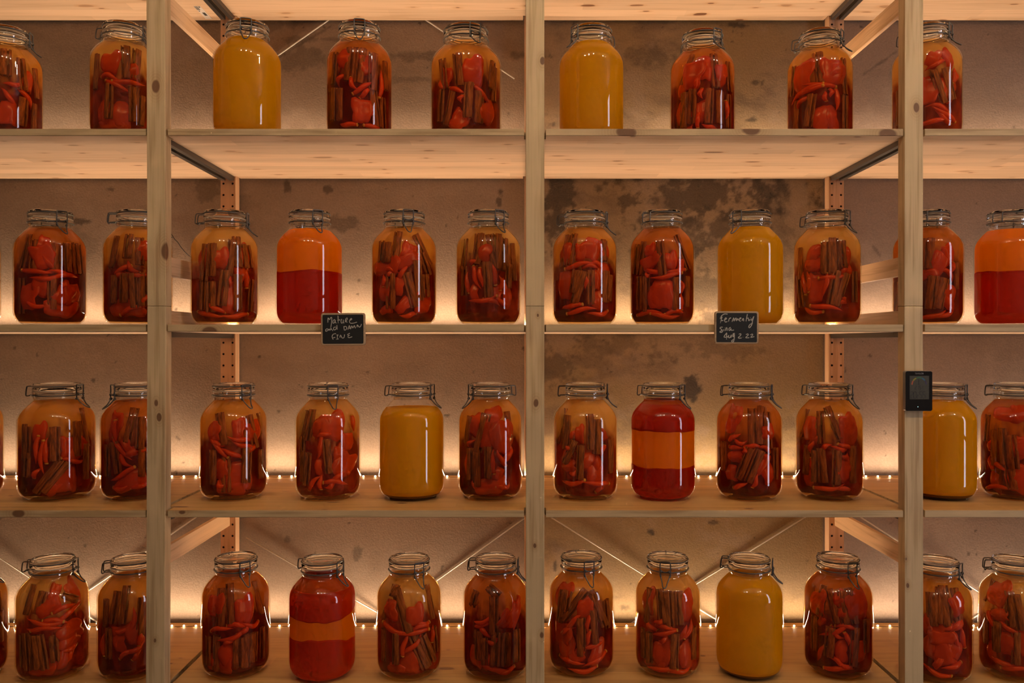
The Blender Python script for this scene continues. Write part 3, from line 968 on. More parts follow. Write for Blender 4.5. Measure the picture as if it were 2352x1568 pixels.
# shelf, left px, right px, lid top px, clasp turn (deg, 0 = to the viewer, + = right), kind, place words, crop, contents
# contents: c cinnamon stick, h chilli, p pepper piece, then x y turn(deg clockwise from upright) length in crop pixels
JARS = [
    (1, -72, 101, 53, 72, 'spice', 'at the left edge', 'A',
     'c 45 520 0 250|c 180 600 -3 280|c 310 640 -8 260|h 55 820 -35 180|h 300 800 -40 200|h 110 690 80 160|c 190 930 5 250|p 60 960 0 220|p 240 650 0 200|c 290 950 3 250'),
    (1, 203, 365, 43, 62, 'spice', 'behind the left post', 'A',
     'p 945 530 0 200|c 1070 520 0 300|c 1160 520 8 280|p 1150 600 0 160|h 930 670 -75 170|h 1110 690 88 260|h 1010 730 -65 220|c 935 870 2 300|c 1140 880 0 300|p 850 950 10 220|p 1030 980 0 220|p 960 1060 90 200|c 1200 920 3 260|c 800 600 2 300'),
    (1, 487, 648, 40, -4, 'yellow', 'first after left post', '', ''),
    (1, 748, 902, 42, 0, 'spice', 'second after left post', 'B',
     'c 1105 400 3 220|c 1165 410 6 230|c 1245 440 3 240|c 1010 410 0 200|c 1330 440 -2 180|h 1045 500 35 100|h 1185 540 55 150|h 1125 530 -30 90|h 1297 500 5 180|h 1200 570 40 100|p 1180 690 0 160|c 1040 650 0 200|c 990 640 4 200|c 1260 660 -8 240|c 1310 680 -3 200|p 1060 360 5 120|p 1210 400 0 140|h 1080 775 95 120|h 1290 775 85 120'),
    (1, 988, 1152, 50, 22, 'spice', 'third after left post', 'B',
     'c 1695 455 -8 200|c 1785 440 -5 210|p 1880 440 0 180|c 1995 450 8 190|c 1845 630 3 220|c 1730 670 14 220|c 1680 650 6 200|c 1915 670 2 200|p 1790 750 30 140|h 1680 530 -25 90|h 1775 560 -70 110|h 1950 580 -55 160|p 1640 480 5 150|p 1970 690 0 150|c 2035 500 3 220|h 1805 625 10 50'),
    (1, 1283, 1434, 50, -48, 'yellow', 'first after centre post', '', ''),
    (1, 1538, 1690, 62, 42, 'spice', 'second after centre post', 'C',
     'c 1020 390 14 190|p 1055 430 5 170|p 1115 400 0 160|c 1180 410 0 210|p 1240 430 5 130|c 1280 430 0 180|p 975 500 15 120|h 1075 490 20 90|c 1003 635 3 210|c 1050 620 2 205|c 1150 625 3 205|c 1210 630 0 190|h 1105 550 0 60|p 1100 650 0 120|h 1095 700 10 100|p 945 640 0 160|h 1245 640 0 110|c 1290 640 0 200|p 1020 745 90 90|h 1150 740 -70 90'),
    (1, 1806, 1962, 60, 74, 'spice', 'third after centre post', 'C',
     'c 1795 390 -6 195|p 1700 420 0 170|p 1870 420 0 170|c 1940 440 0 220|c 1625 430 3 180|h 1790 500 -80 190|h 1720 520 75 190|h 1700 540 72 220|h 1650 590 50 120|h 1835 565 -5 60|h 1890 590 0 130|c 1745 640 8 190|c 1660 660 4 200|p 1810 690 25 140|p 1870 690 -10 140|c 1945 650 0 200|h 1860 550 0 50|p 1975 430 0 150'),
    (1, 2046, 2214, 47, 72, 'spice', 'behind the right post', 'D',
     'p 1290 500 20 150|p 1420 480 -20 180|h 1310 560 62 180|c 1330 750 -18 300|c 1420 720 -15 280|h 1330 930 -75 200|h 1420 970 -60 260|p 1230 760 0 260|p 1480 760 0 220|h 1300 1030 80 260|h 1500 640 10 140|h 1470 660 0 100|c 950 860 0 300|p 950 560 0 200|h 1380 990 -50 200'),
    (2, -174, 4, 481, 60, 'spice', 'at the left edge', 'E', 'c -20 640 0 280|p -20 950 0 200|c -60 600 0 280'),
    (2, 28, 201, 480, 26, 'spice', 'second from the left edge', 'E',
     'c 200 600 0 280|c 260 640 0 260|p 325 530 15 130|p 330 640 -20 200|p 390 690 -40 160|c 440 650 2 230|c 520 640 0 230|c 590 640 0 250|c 640 640 -5 230|h 280 755 -85 240|h 450 775 -85 200|h 340 800 85 220|h 540 800 85 220|p 310 870 0 170|c 400 930 0 250|p 500 930 40 200|p 580 930 -10 180|p 220 950 0 200|h 250 1010 -75 180|h 480 870 0 60|p 480 1040 90 240|c 170 950 0 280'),
    (2, 234, 398, 482, 88, 'spice', 'behind the left post', 'E',
     'c 890 600 0 250|c 1090 600 0 220|c 1000 560 0 200|p 1130 600 0 180|h 920 760 60 170|h 1030 720 -40 130|c 890 900 2 220|c 965 890 0 230|c 1045 910 -3 270|h 1130 990 25 120|h 1080 780 -85 200|p 1000 1080 90 260|h 1050 1060 70 220|c 1120 900 0 260|h 860 780 50 100'),
    (2, 436, 595, 477, 78, 'spice', 'first after left post', 'E',
     'p 1540 670 0 200|c 1605 690 4 290|c 1660 670 0 260|p 1720 660 0 170|c 1800 650 6 290|c 1855 600 0 250|c 1900 630 -5 190|c 1940 630 -8 180|p 1975 640 -5 200|c 1745 890 6 280|h 1797 840 0 100|h 1937 800 0 160|p 1880 770 0 140|c 1590 930 3 260|c 1650 960 0 240|c 1860 920 0 280|c 1960 940 6 260|h 1680 1040 -60 160|h 1600 1090 -80 240|h 1840 1100 85 220|p 1800 960 0 240'),
    (2, 633, 788, 477, 20, 'twotone', 'second after left post', '', ''),
    (2, 852, 1004, 477, 10, 'spice', 'third after left post', 'F',
     'c 1105 490 3 280|c 985 520 -3 180|c 1030 530 0 170|c 1315 500 -25 280|c 1340 620 -28 200|p 1205 520 20 150|p 1200 590 60 200|p 1030 650 85 240|h 1150 690 35 150|h 1060 690 -80 150|c 1060 850 0 290|c 1220 840 -14 290|c 1285 760 -4 330|c 1345 800 -5 190|p 1130 800 0 160|p 1170 960 40 160|p 990 850 0 180|p 1010 1000 80 120|h 1265 870 -5 120|h 1000 760 0 100|p 1320 920 0 220|h 1200 1040 80 140|h 970 700 90 70'),
    (2, 1046, 1197, 475, 30, 'spice', 'just before centre post', 'F',
     'c 1665 540 -8 270|c 1775 500 0 270|c 1890 520 -10 290|c 1930 520 4 300|c 1975 540 10 280|c 2065 600 -3 310|p 1830 540 20 150|h 1765 740 -18 200|h 1700 770 -5 180|h 1800 740 -10 160|h 1895 700 -15 200|h 1955 780 -5 120|h 1985 800 -5 130|c 1855 760 -3 300|c 1665 760 0 240|c 2020 720 4 200|h 1800 910 82 240|h 1890 940 -70 150|h 1970 920 -65 180|p 1740 860 0 140|p 1930 870 0 140|h 1650 600 70 100|p 2060 900 0 160'),
    (2, 1268, 1418, 477, 80, 'spice', 'first after centre post', 'G',
     'c 420 510 2 280|c 480 500 3 270|p 630 500 20 200|p 760 500 -15 180|c 740 510 8 180|p 550 530 0 150|h 540 640 80 250|h 640 660 -88 160|h 680 640 -75 130|c 500 770 10 190|c 530 820 16 280|c 630 820 0 280|c 750 810 3 260|c 785 820 6 220|p 670 760 0 180|p 400 780 0 240|h 585 780 0 120|h 440 980 80 200|h 560 1010 80 250|h 700 1020 85 200|p 690 920 0 160|h 660 950 60 90|p 370 540 0 200|p 820 720 0 220'),
    (2, 1446, 1596, 482, 146, 'spice', 'second after centre post', 'G',
     'c 985 570 3 250|c 1050 570 7 280|c 1210 580 -5 290|c 1380 520 -20 300|p 1115 510 0 120|p 1120 600 60 180|p 1290 600 0 160|h 1120 690 -75 150|h 1250 720 80 260|h 1360 690 80 200|c 1090 870 0 290|c 1030 860 0 280|c 1325 870 2 270|c 1420 850 4 250|p 1215 880 0 280|p 1180 900 -30 200|h 1370 820 -5 110|h 1380 930 0 140|h 1050 1030 85 240|h 1250 1040 -85 240|h 1400 1030 85 180|p 1370 640 20 130|h 1060 700 90 60'),
    (2, 1646, 1801, 480, -34, 'yellow', 'third after centre post', '', ''),
    (2, 1821, 1980, 485, 60, 'spice', 'fourth after centre post', 'H',
     'c 215 620 -4 270|c 430 590 0 270|c 500 570 0 300|c 570 560 -2 230|p 330 550 40 170|p 330 640 90 170|p 660 580 0 170|h 510 735 80 250|h 600 700 55 120|h 245 790 -10 200|h 280 780 -8 180|h 420 820 10 200|p 350 840 0 260|c 495 840 10 290|c 565 860 18 290|c 215 860 -12 280|h 580 945 20 50|h 440 1010 -80 260|h 230 1020 -75 180|h 620 980 75 120|c 670 830 0 260|p 640 700 0 120'),
    (2, 2048, 2216, 480, 170, 'spice', 'behind the right post', 'H',
     'c 1290 550 2 260|p 1390 620 15 220|p 1480 560 -10 180|h 1460 740 -45 180|h 1480 670 30 100|c 1320 880 6 280|c 1400 890 12 260|p 1480 900 20 180|p 1550 950 -20 160|h 1340 1060 70 240|h 1470 1050 65 220|h 1540 1010 -40 140|p 1300 720 70 140|c 1545 740 0 220|c 1010 900 0 250|p 1010 560 0 120'),
    (2, 2235, 2405, 478, 158, 'twotone', 'at the right edge', '', ''),
    (3, -165, 11, 879, 60, 'spice', 'at the left edge', 'I', 'c -20 640 0 280|p -20 950 0 200|c -60 600 0 280'),
    (3, 36, 223, 878, 55, 'spice', 'second from the left edge', 'I',
     'c 445 710 0 280|c 625 680 0 290|c 690 600 5 330|c 170 700 0 300|c 225 700 0 260|h 297 760 5 230|h 345 820 0 270|h 385 760 3 210|p 560 750 0 200|p 640 780 50 220|c 390 1000 35 320|c 440 980 38 300|c 220 880 2 200|p 540 1020 0 260|h 280 940 40 120|h 640 850 -80 200|p 320 620 0 180|c 700 880 0 300|c 180 1000 0 280|p 450 1060 30 200'),
    (3, 228, 392, 878, -68, 'spice', 'behind the left post', 'I',
     'p 940 560 0 250|c 1070 560 10 290|c 1140 620 3 260|h 940 620 -5 200|h 990 750 -40 240|p 1030 720 -30 130|p 1070 780 60 110|h 1020 840 -40 160|h 980 960 60 230|c 950 820 -10 260|p 1080 1010 70 260|h 960 1060 80 140|h 1150 1040 65 160|c 880 850 0 260|h 1180 780 40 100|c 1170 860 0 240'),
    (3, 457, 615, 877, 32, 'spice', 'first after left post', 'I',
     'c 1810 590 -12 270|c 2060 620 -10 280|c 2140 560 -8 180|p 1740 620 10 180|p 1950 590 0 180|p 2100 620 0 180|h 1960 670 -80 200|h 1760 740 -50 240|h 1880 790 -65 180|h 2110 780 50 160|h 1990 720 -70 200|c 1850 960 0 290|c 2015 890 3 290|p 1960 980 0 280|p 1800 920 0 180|c 1740 900 0 280|c 2130 900 0 240|h 1800 1030 -60 90|p 1900 1100 90 240|h 1720 700 -70 120'),
    (3, 677, 829, 877, 12, 'spice', 'second after left post', 'J',
     'c 350 560 2 240|c 400 560 0 260|p 580 560 0 240|p 480 580 20 180|h 500 650 70 150|h 465 740 10 200|p 720 700 0 160|c 540 810 -5 280|c 380 920 6 270|c 340 780 2 250|p 640 800 0 160|p 680 890 45 280|h 430 1030 45 180|h 490 1020 5 120|h 640 990 55 160|h 620 1040 -80 210|p 465 900 0 140|h 720 960 40 60|h 760 560 -5 140|c 300 900 0 260|h 560 1050 60 100|h 760 960 -40 80'),
    (3, 870, 1021, 877, 66, 'yellow_low', 'third after left post', '', ''),
    (3, 1052, 1200, 876, -62, 'spice', 'just before centre post', 'J',
     'c 1690 600 8 220|c 1810 620 12 320|p 1900 500 0 200|p 1880 640 10 300|c 2025 560 0 220|p 1960 660 -5 260|h 1700 720 35 100|c 1715 880 0 260|c 1760 910 -3 300|c 1855 860 0 260|h 1910 850 0 200|h 1970 820 -30 160|h 2030 820 40 120|h 2080 800 40 170|h 1670 880 10 200|p 1940 960 30 120|h 1700 1060 -50 110|p 1880 1050 80 240|h 2000 1050 80 140|p 1740 560 5 180|p 2100 620 0 200'),
    (3, 1270, 1419, 875, 92, 'spice', 'first after centre post', 'K',
     'c 395 580 0 300|c 430 620 0 280|c 625 610 0 290|c 680 650 3 280|p 540 630 0 140|h 490 640 45 120|p 760 640 -40 130|c 545 860 2 280|c 460 780 25 220|c 790 820 0 280|p 690 880 0 130|p 670 950 0 200|p 450 900 80 150|h 480 940 70 100|h 450 1020 85 220|h 680 1040 -85 240|p 600 850 30 140|h 730 770 20 100|h 350 740 -60 120|p 370 850 0 200|h 730 1090 60 80|c 830 800 0 240'),
    (3, 1448, 1598, 875, 60, 'layered', 'second after centre post', '', ''),
    (3, 1644, 1798, 875, 82, 'spice', 'third after centre post', 'K',
     'p 1800 510 0 260|c 1960 580 0 320|c 2030 560 10 320|c 2080 600 5 300|h 1750 660 60 130|h 1855 690 88 110|h 1820 740 88 150|h 1960 735 88 160|h 2060 760 -70 140|p 1820 820 85 150|h 1885 770 20 60|c 1890 870 20 280|c 1970 890 22 280|c 1720 830 0 240|p 2040 880 30 180|p 2090 960 -20 160|h 1850 1050 65 140|h 1980 1010 20 120|p 2150 620 0 140|p 1780 960 0 140|h 2070 820 50 90|c 2170 880 0 260'),
    (3, 1826, 1985, 873, 62, 'spice', 'fourth after centre post', 'L',
     'c 380 580 -5 270|c 480 540 -20 280|p 280 600 0 220|p 600 560 0 200|p 640 620 0 240|p 330 690 60 120|c 220 560 0 240|h 540 735 -85 140|h 310 740 20 110|h 420 740 60 100|c 390 890 -6 280|c 505 900 2 280|c 260 860 5 240|c 340 900 0 260|h 300 890 -5 110|p 560 920 0 200|h 450 1060 80 240|h 600 1070 -80 160|c 640 880 0 300|h 640 740 -60 120|h 570 800 60 100|p 230 980 0 180'),
    (3, 2085, 2247, 876, 78, 'yellow_neck', 'behind the right post', '', ''),
    (3, 2249, 2420, 876, 92, 'spice', 'at the right edge', 'L',
     'p 1940 430 90 230|p 2010 460 0 150|c 1795 760 0 290|c 1880 740 -4 300|c 1950 780 -5 280|c 1930 960 -8 260|h 1800 920 -70 160|h 1740 890 -20 120|p 2010 740 20 200|p 1800 1040 0 200|p 1990 1000 0 220|h 1840 1100 85 260|h 1690 730 25 120|c 1690 600 0 220'),
    (4, -157, 21, 1270, 60, 'spice', 'at the left edge', 'M', 'c -20 840 0 280|p 20 1150 0 200|c 40 750 0 280|c 20 1000 0 260'),
    (4, 32, 207, 1268, 62, 'spice', 'second from the left edge', 'M',
     'p 440 640 20 150|c 330 730 10 180|c 570 720 -60 140|p 400 770 65 200|h 350 880 -80 270|h 300 930 80 220|h 540 800 80 200|h 580 840 65 260|h 380 950 90 240|h 460 900 -75 200|c 220 1130 -5 300|c 345 1130 -8 290|c 440 1110 -4 220|c 160 1130 -3 260|p 580 1000 80 240|p 560 1080 60 200|p 520 1200 10 180|h 570 1200 25 120|p 350 1290 85 200|h 630 1150 80 160|c 240 700 0 240|p 630 680 -10 240|c 280 1130 -5 280'),
    (4, 221, 385, 1267, 82, 'spice', 'behind the left post', 'M',
     'c 940 770 3 260|c 1020 750 2 300|c 865 820 0 220|h 1075 880 8 230|p 980 960 80 140|h 980 950 85 130|c 890 1060 0 250|h 1100 1100 60 160|h 1040 1150 60 150|p 970 1040 0 180|c 1150 850 5 300|h 850 1080 0 180|h 1120 1170 40 100|p 1100 980 0 200|h 1160 1020 15 140'),
    (4, 461, 621, 1264, 22, 'spice', 'first after left post', 'M',
     'c 1805 770 -4 300|c 1880 740 -5 320|p 2000 800 0 240|p 1720 760 0 200|c 2110 740 0 280|h 1940 925 -80 160|h 1780 950 80 200|h 1880 1000 70 240|h 1870 1060 65 110|h 1990 950 40 120|c 1770 1150 3 290|p 1865 1160 0 200|c 2020 1140 4 270|c 2070 1120 2 240|c 1700 1140 0 240|p 1800 1290 88 260|c 2140 1120 0 260|h 2080 920 -80 160|c 1950 1140 0 240'),
    (4, 662, 818, 1268, 50, 'layered2', 'second after left post', '', ''),
    (4, 864, 1015, 1266, 26, 'spice', 'third after left post', 'N',
     'c 1020 750 -8 300|c 1090 640 0 100|c 1150 800 -20 380|c 1380 760 0 280|p 1260 840 0 200|p 970 800 0 180|h 1080 940 -80 260|h 1310 940 75 180|h 1230 980 85 280|h 1180 1060 15 200|h 1240 1060 45 220|h 1400 920 -60 150|c 1100 1100 0 260|c 1290 1140 -22 320|c 1360 1130 -25 280|p 1220 1240 0 220|c 1000 1100 0 260|h 1420 1020 10 140|c 1430 1080 -10 220|p 1100 1290 80 160'),
    (4, 1063, 1214, 1266, 84, 'spice', 'just before centre post', 'N',
     'c 1745 720 12 130|c 1900 640 -50 120|c 1905 830 0 300|h 1780 880 70 180|h 1770 930 70 170|h 1830 960 -45 160|p 2000 870 40 170|h 1880 1030 80 120|c 1780 1080 0 240|c 1920 1100 3 280|c 2000 1110 2 270|c 1830 1120 0 220|p 1840 1220 30 140|h 1880 1270 -75 260|p 2090 850 20 240|h 2080 760 30 160|c 2090 1100 0 260|p 1720 1180 0 200|h 2000 1290 85 180'),
    (4, 1260, 1411, 1261, 20, 'spice', 'first after centre post', 'O',
     'c 390 780 4 260|c 500 760 35 320|c 670 760 -18 260|c 700 800 -22 300|p 330 700 20 240|p 590 780 0 180|h 500 880 45 240|h 430 970 60 160|h 615 900 5 160|h 610 1020 15 140|c 555 1000 0 310|h 670 1070 80 200|p 440 1120 -20 220|p 680 1150 20 220|c 660 920 -5 280|h 470 1200 -80 220|h 700 1210 70 240|p 520 1160 60 160|h 560 1270 85 240|c 760 850 -10 240|c 440 720 3 160|p 360 1000 0 220'),
    (4, 1458, 1610, 1263, -6, 'spice', 'second after centre post', 'O',
     'c 1100 780 0 280|c 1210 760 -8 270|c 1270 780 -3 290|c 1350 770 0 270|p 1040 740 0 200|p 1430 760 0 240|h 1190 895 75 120|h 1260 920 -80 180|h 1230 985 75 210|h 1400 980 40 150|h 1470 950 30 170|c 1115 1120 0 250|c 1320 1120 2 280|p 1220 1150 0 230|c 1060 1100 0 240|p 1430 1170 0 220|h 1220 1030 60 100|c 1490 1080 0 260|h 1200 1290 85 260|h 1380 1280 85 220|h 1060 930 -50 120|p 1160 1270 88 200'),
    (4, 1643, 1800, 1265, 86, 'yellow_neck', 'third after centre post', '', ''),
    (4, 1845, 2007, 1264, 36, 'spice', 'fourth after centre post', 'P',
     'c 340 850 6 240|c 440 840 0 280|c 540 870 -15 310|c 640 870 -5 300|c 710 860 -8 320|p 600 800 0 160|p 770 850 -10 280|p 630 920 20 140|h 540 1090 60 300|h 590 1110 -50 160|h 680 1060 -80 200|h 660 1160 -15 130|p 430 1030 30 120|c 370 1160 0 320|c 510 1200 4 280|c 735 1230 4 350|p 620 1280 0 200|h 430 1330 25 180|h 600 1450 85 260|h 580 1390 -50 160|h 660 1400 -60 140|p 820 1280 0 220|c 860 1150 0 300|p 390 880 0 240'),
    (4, 2069, 2237, 1270, 72, 'spice', 'behind the right post', 'P',
     'c 1545 860 0 330|c 1590 830 -3 360|c 1460 900 -4 300|c 1690 870 3 330|p 1760 850 -10 200|h 1690 1050 50 200|h 1620 1060 60 150|p 1500 1090 60 160|p 1560 1150 85 220|p 1580 1290 -15 280|p 1680 1270 20 180|h 1700 1180 -30 200|h 1780 1140 -15 220|p 1520 1390 30 120|h 1680 1420 75 200|h 1500 1470 -70 260|h 1740 1020 40 180|p 1420 1060 -20 180|p 1440 1250 0 200|p 1640 1200 0 140'),
    (4, 2245, 2415, 1269, 100, 'spice', 'at the right edge', 'P',
     'p 2080 760 0 260|c 1990 750 4 220|c 2190 900 -4 320|c 2260 920 -8 320|p 2090 980 85 180|h 2160 1080 -60 200|p 2150 1230 2 220|c 2060 1180 0 280|c 2240 1250 0 300|p 2300 1200 20 240|h 2020 1050 -30 200|h 2100 1420 -80 240|h 2250 1450 85 240|c 1960 1150 0 280|p 1990 1330 0 200'),
]


# contents, built once along +z through the origin, the outer side towards -y, unit length 1 scaled in the mesh
def cinnamon_mesh(seed, L=0.09, w=0.0105):
    rnd = random.Random(seed)
    n, V, Fc = 18, [], []
    open_a = math.radians(rnd.uniform(-60, 60)) - math.pi / 2
    slit = math.radians(rnd.uniform(10, 26))
    rings = 5
    wb = [rnd.uniform(.93, 1.07) for _ in range(rings)]
    th = 0.0022
    for i in range(rings):
        z = -L / 2 + L * i / (rings - 1)
        for side in (0, 1):
            for k in range(n):
                a = open_a + slit + (2 * math.pi - 2 * slit) * k / (n - 1)
                curl = 1.0 - 0.28 * max(0, (k - n * .72) / (n * .28)) ** 1.5 - 0.18 * max(0, (n * .2 - k) / (n * .2)) ** 1.5
                r = w * wb[i] * curl * (1 + .05 * math.sin(k * 2.1 + seed)) - (th if side else 0)
                V.append((r * math.cos(a), r * .92 * math.sin(a), z + (rnd.uniform(-.001, .001) if i in (0, rings - 1) else 0)))
    for i in range(rings - 1):
        b0, b1 = i * 2 * n, (i + 1) * 2 * n
        for k in range(n - 1):
            Fc.append([b0 + k, b0 + k + 1, b1 + k + 1, b1 + k])
            Fc.append([b0 + n + k + 1, b0 + n + k, b1 + n + k, b1 + n + k + 1])
        for k in (0, n - 1):
            q = [b0 + k, b1 + k, b1 + n + k, b0 + n + k]
            Fc.append(q if k == 0 else q[::-1])
    for i in (0, rings - 1):
        b0 = i * 2 * n
        for k in range(n - 1):
            q = [b0 + k, b0 + n + k, b0 + n + k + 1, b0 + k + 1]
            Fc.append(q if i == 0 else q[::-1])
    return mesh('cinnamon_stick', V, Fc, [M_CINN], True)


def chilli_mesh(seed, L=0.075, bend_in=0.0, bend_side=0.0):
    """Chilli along z, tip at +z; bend_in curves the ends away from the viewer (+y)."""
    rnd = random.Random(seed)
    m = 12
    path, rad = [], []
    for i in range(m):
        s = -0.5 + i / (m - 1)
        path.append((bend_side * (4 * s * s - 1) * .5 + .0015 * math.sin(s * 7 + seed), bend_in * 4 * s * s, s * L))
        t = i / (m - 1)
        rad.append(0.0056 * (0.70 + .45 * math.sin(min(1, t * 1.7) * math.pi * .55)) * max(0.06, (1 - t ** 3.2)) * rnd.uniform(.95, 1.05))
    v, f = tube(path, rad, 8)
    st = lathe([(0, -.0036), (.0034, -.003), (.0046, -.0006), (.0042, .0016), (0, .0028)], 8)
    sv = [(a + path[0][0], b + path[0][1], c + path[0][2] - .0008) for a, b, c in st[0]]
    return mesh('chilli', v, f, [M_CHILLI], True), mesh('stem_end', sv, st[1], [M_STEM], True)


def pepper_mesh(seed, L=0.06, W=0.045, rc=0.070, thick=0.0055):
    """Curved piece of pepper flesh lying against the glass; ragged rounded outline, own thickness."""
    rnd = random.Random(seed)
    nr, na = 4, 26
    ph = [rnd.uniform(0, 6.28) for _ in range(4)]
    V, Fc = [], []

    def outline(a):
        sq = (abs(math.cos(a)) ** 5 + abs(math.sin(a)) ** 5) ** (-1 / 5)
        return sq * (1 + .10 * math.sin(2 * a + ph[0]) + .13 * math.sin(3 * a + ph[1]) + .06 * math.sin(5 * a + ph[3]) + .04 * math.sin(8 * a + ph[2]))

    def P(u, w, off):
        a = u / rc
        bulge = 0.004 * (w / (L / 2)) ** 2 + .0018 * math.sin(u * 160 + ph[3]) + .0015 * math.sin(w * 120 + ph[1])
        r = rc - bulge - off
        return (r * math.sin(a), rc - r * math.cos(a), w)
    for side in (0, 1):
        o = thick * (0.5 if side else -0.5)
        V.append(P(0, 0, o))
        for i in range(1, nr + 1):
            for k in range(na):
                a = 2 * math.pi * k / na
                q = outline(a) * i / nr
                oo = o * (0.35 if i == nr else 1.0)
                V.append(P(W / 2 * q * math.cos(a), L / 2 * q * math.sin(a), oo))
    S = 1 + nr * na
    for side in (0, 1):
        b = side * S
        for k in range(na):
            k2 = (k + 1) % na
            t = [b, b + 1 + k, b + 1 + k2]
            Fc.append(t if side == 0 else t[::-1])
            for i in range(nr - 1):
                p, q = b + 1 + i * na, b + 1 + (i + 1) * na
                t = [p + k, q + k, q + k2, p + k2]
                Fc.append(t if side == 0 else t[::-1])
    for k in range(na):
        k2 = (k + 1) % na
        p = 1 + (nr - 1) * na
        Fc.append([p + k, S + p + k, S + p + k2, p + k2])
    return mesh('pepper_piece', V, Fc, [M_PEPPER], True)


ME_CINN = [cinnamon_mesh(s) for s in range(6)]
ME_CHIL = [chilli_mesh(s, bend_in=0.003, bend_side=b) for s, b in ((0, .006), (1, -.007), (2, .012), (3, -.002))]
ME_CHIL_H = [chilli_mesh(10 + s, bend_in=0.012, bend_side=b) for s, b in ((0, .005), (1, -.006), (2, .010), (3, -.010))]
ME_PEP = [pepper_mesh(s) for s in range(6)]

LOOKS = {'yellow': 'clamp jar of cloudy yellow liquid', 'yellow_low': 'clamp jar of yellow liquid below its neck',
         'yellow_neck': 'clamp jar of yellow liquid with brown sediment', 'twotone': 'clamp jar half red half orange',
         'layered': 'clamp jar of red, orange and red layers', 'layered2': 'clamp jar of red and orange layers', 'spice': 'clamp jar of cinnamon and chillies'}
ROW = {1: 'top shelf', 2: 'second shelf', 3: 'third shelf', 4: 'bottom shelf'}

TONE = [0, 1, 0, 2, 0, 1, 2]
CORE = 0.30



def part_copy(name, me, parent, rotz=0.0):
    return link(name, me, parent, rot=(0, 0, rotz))


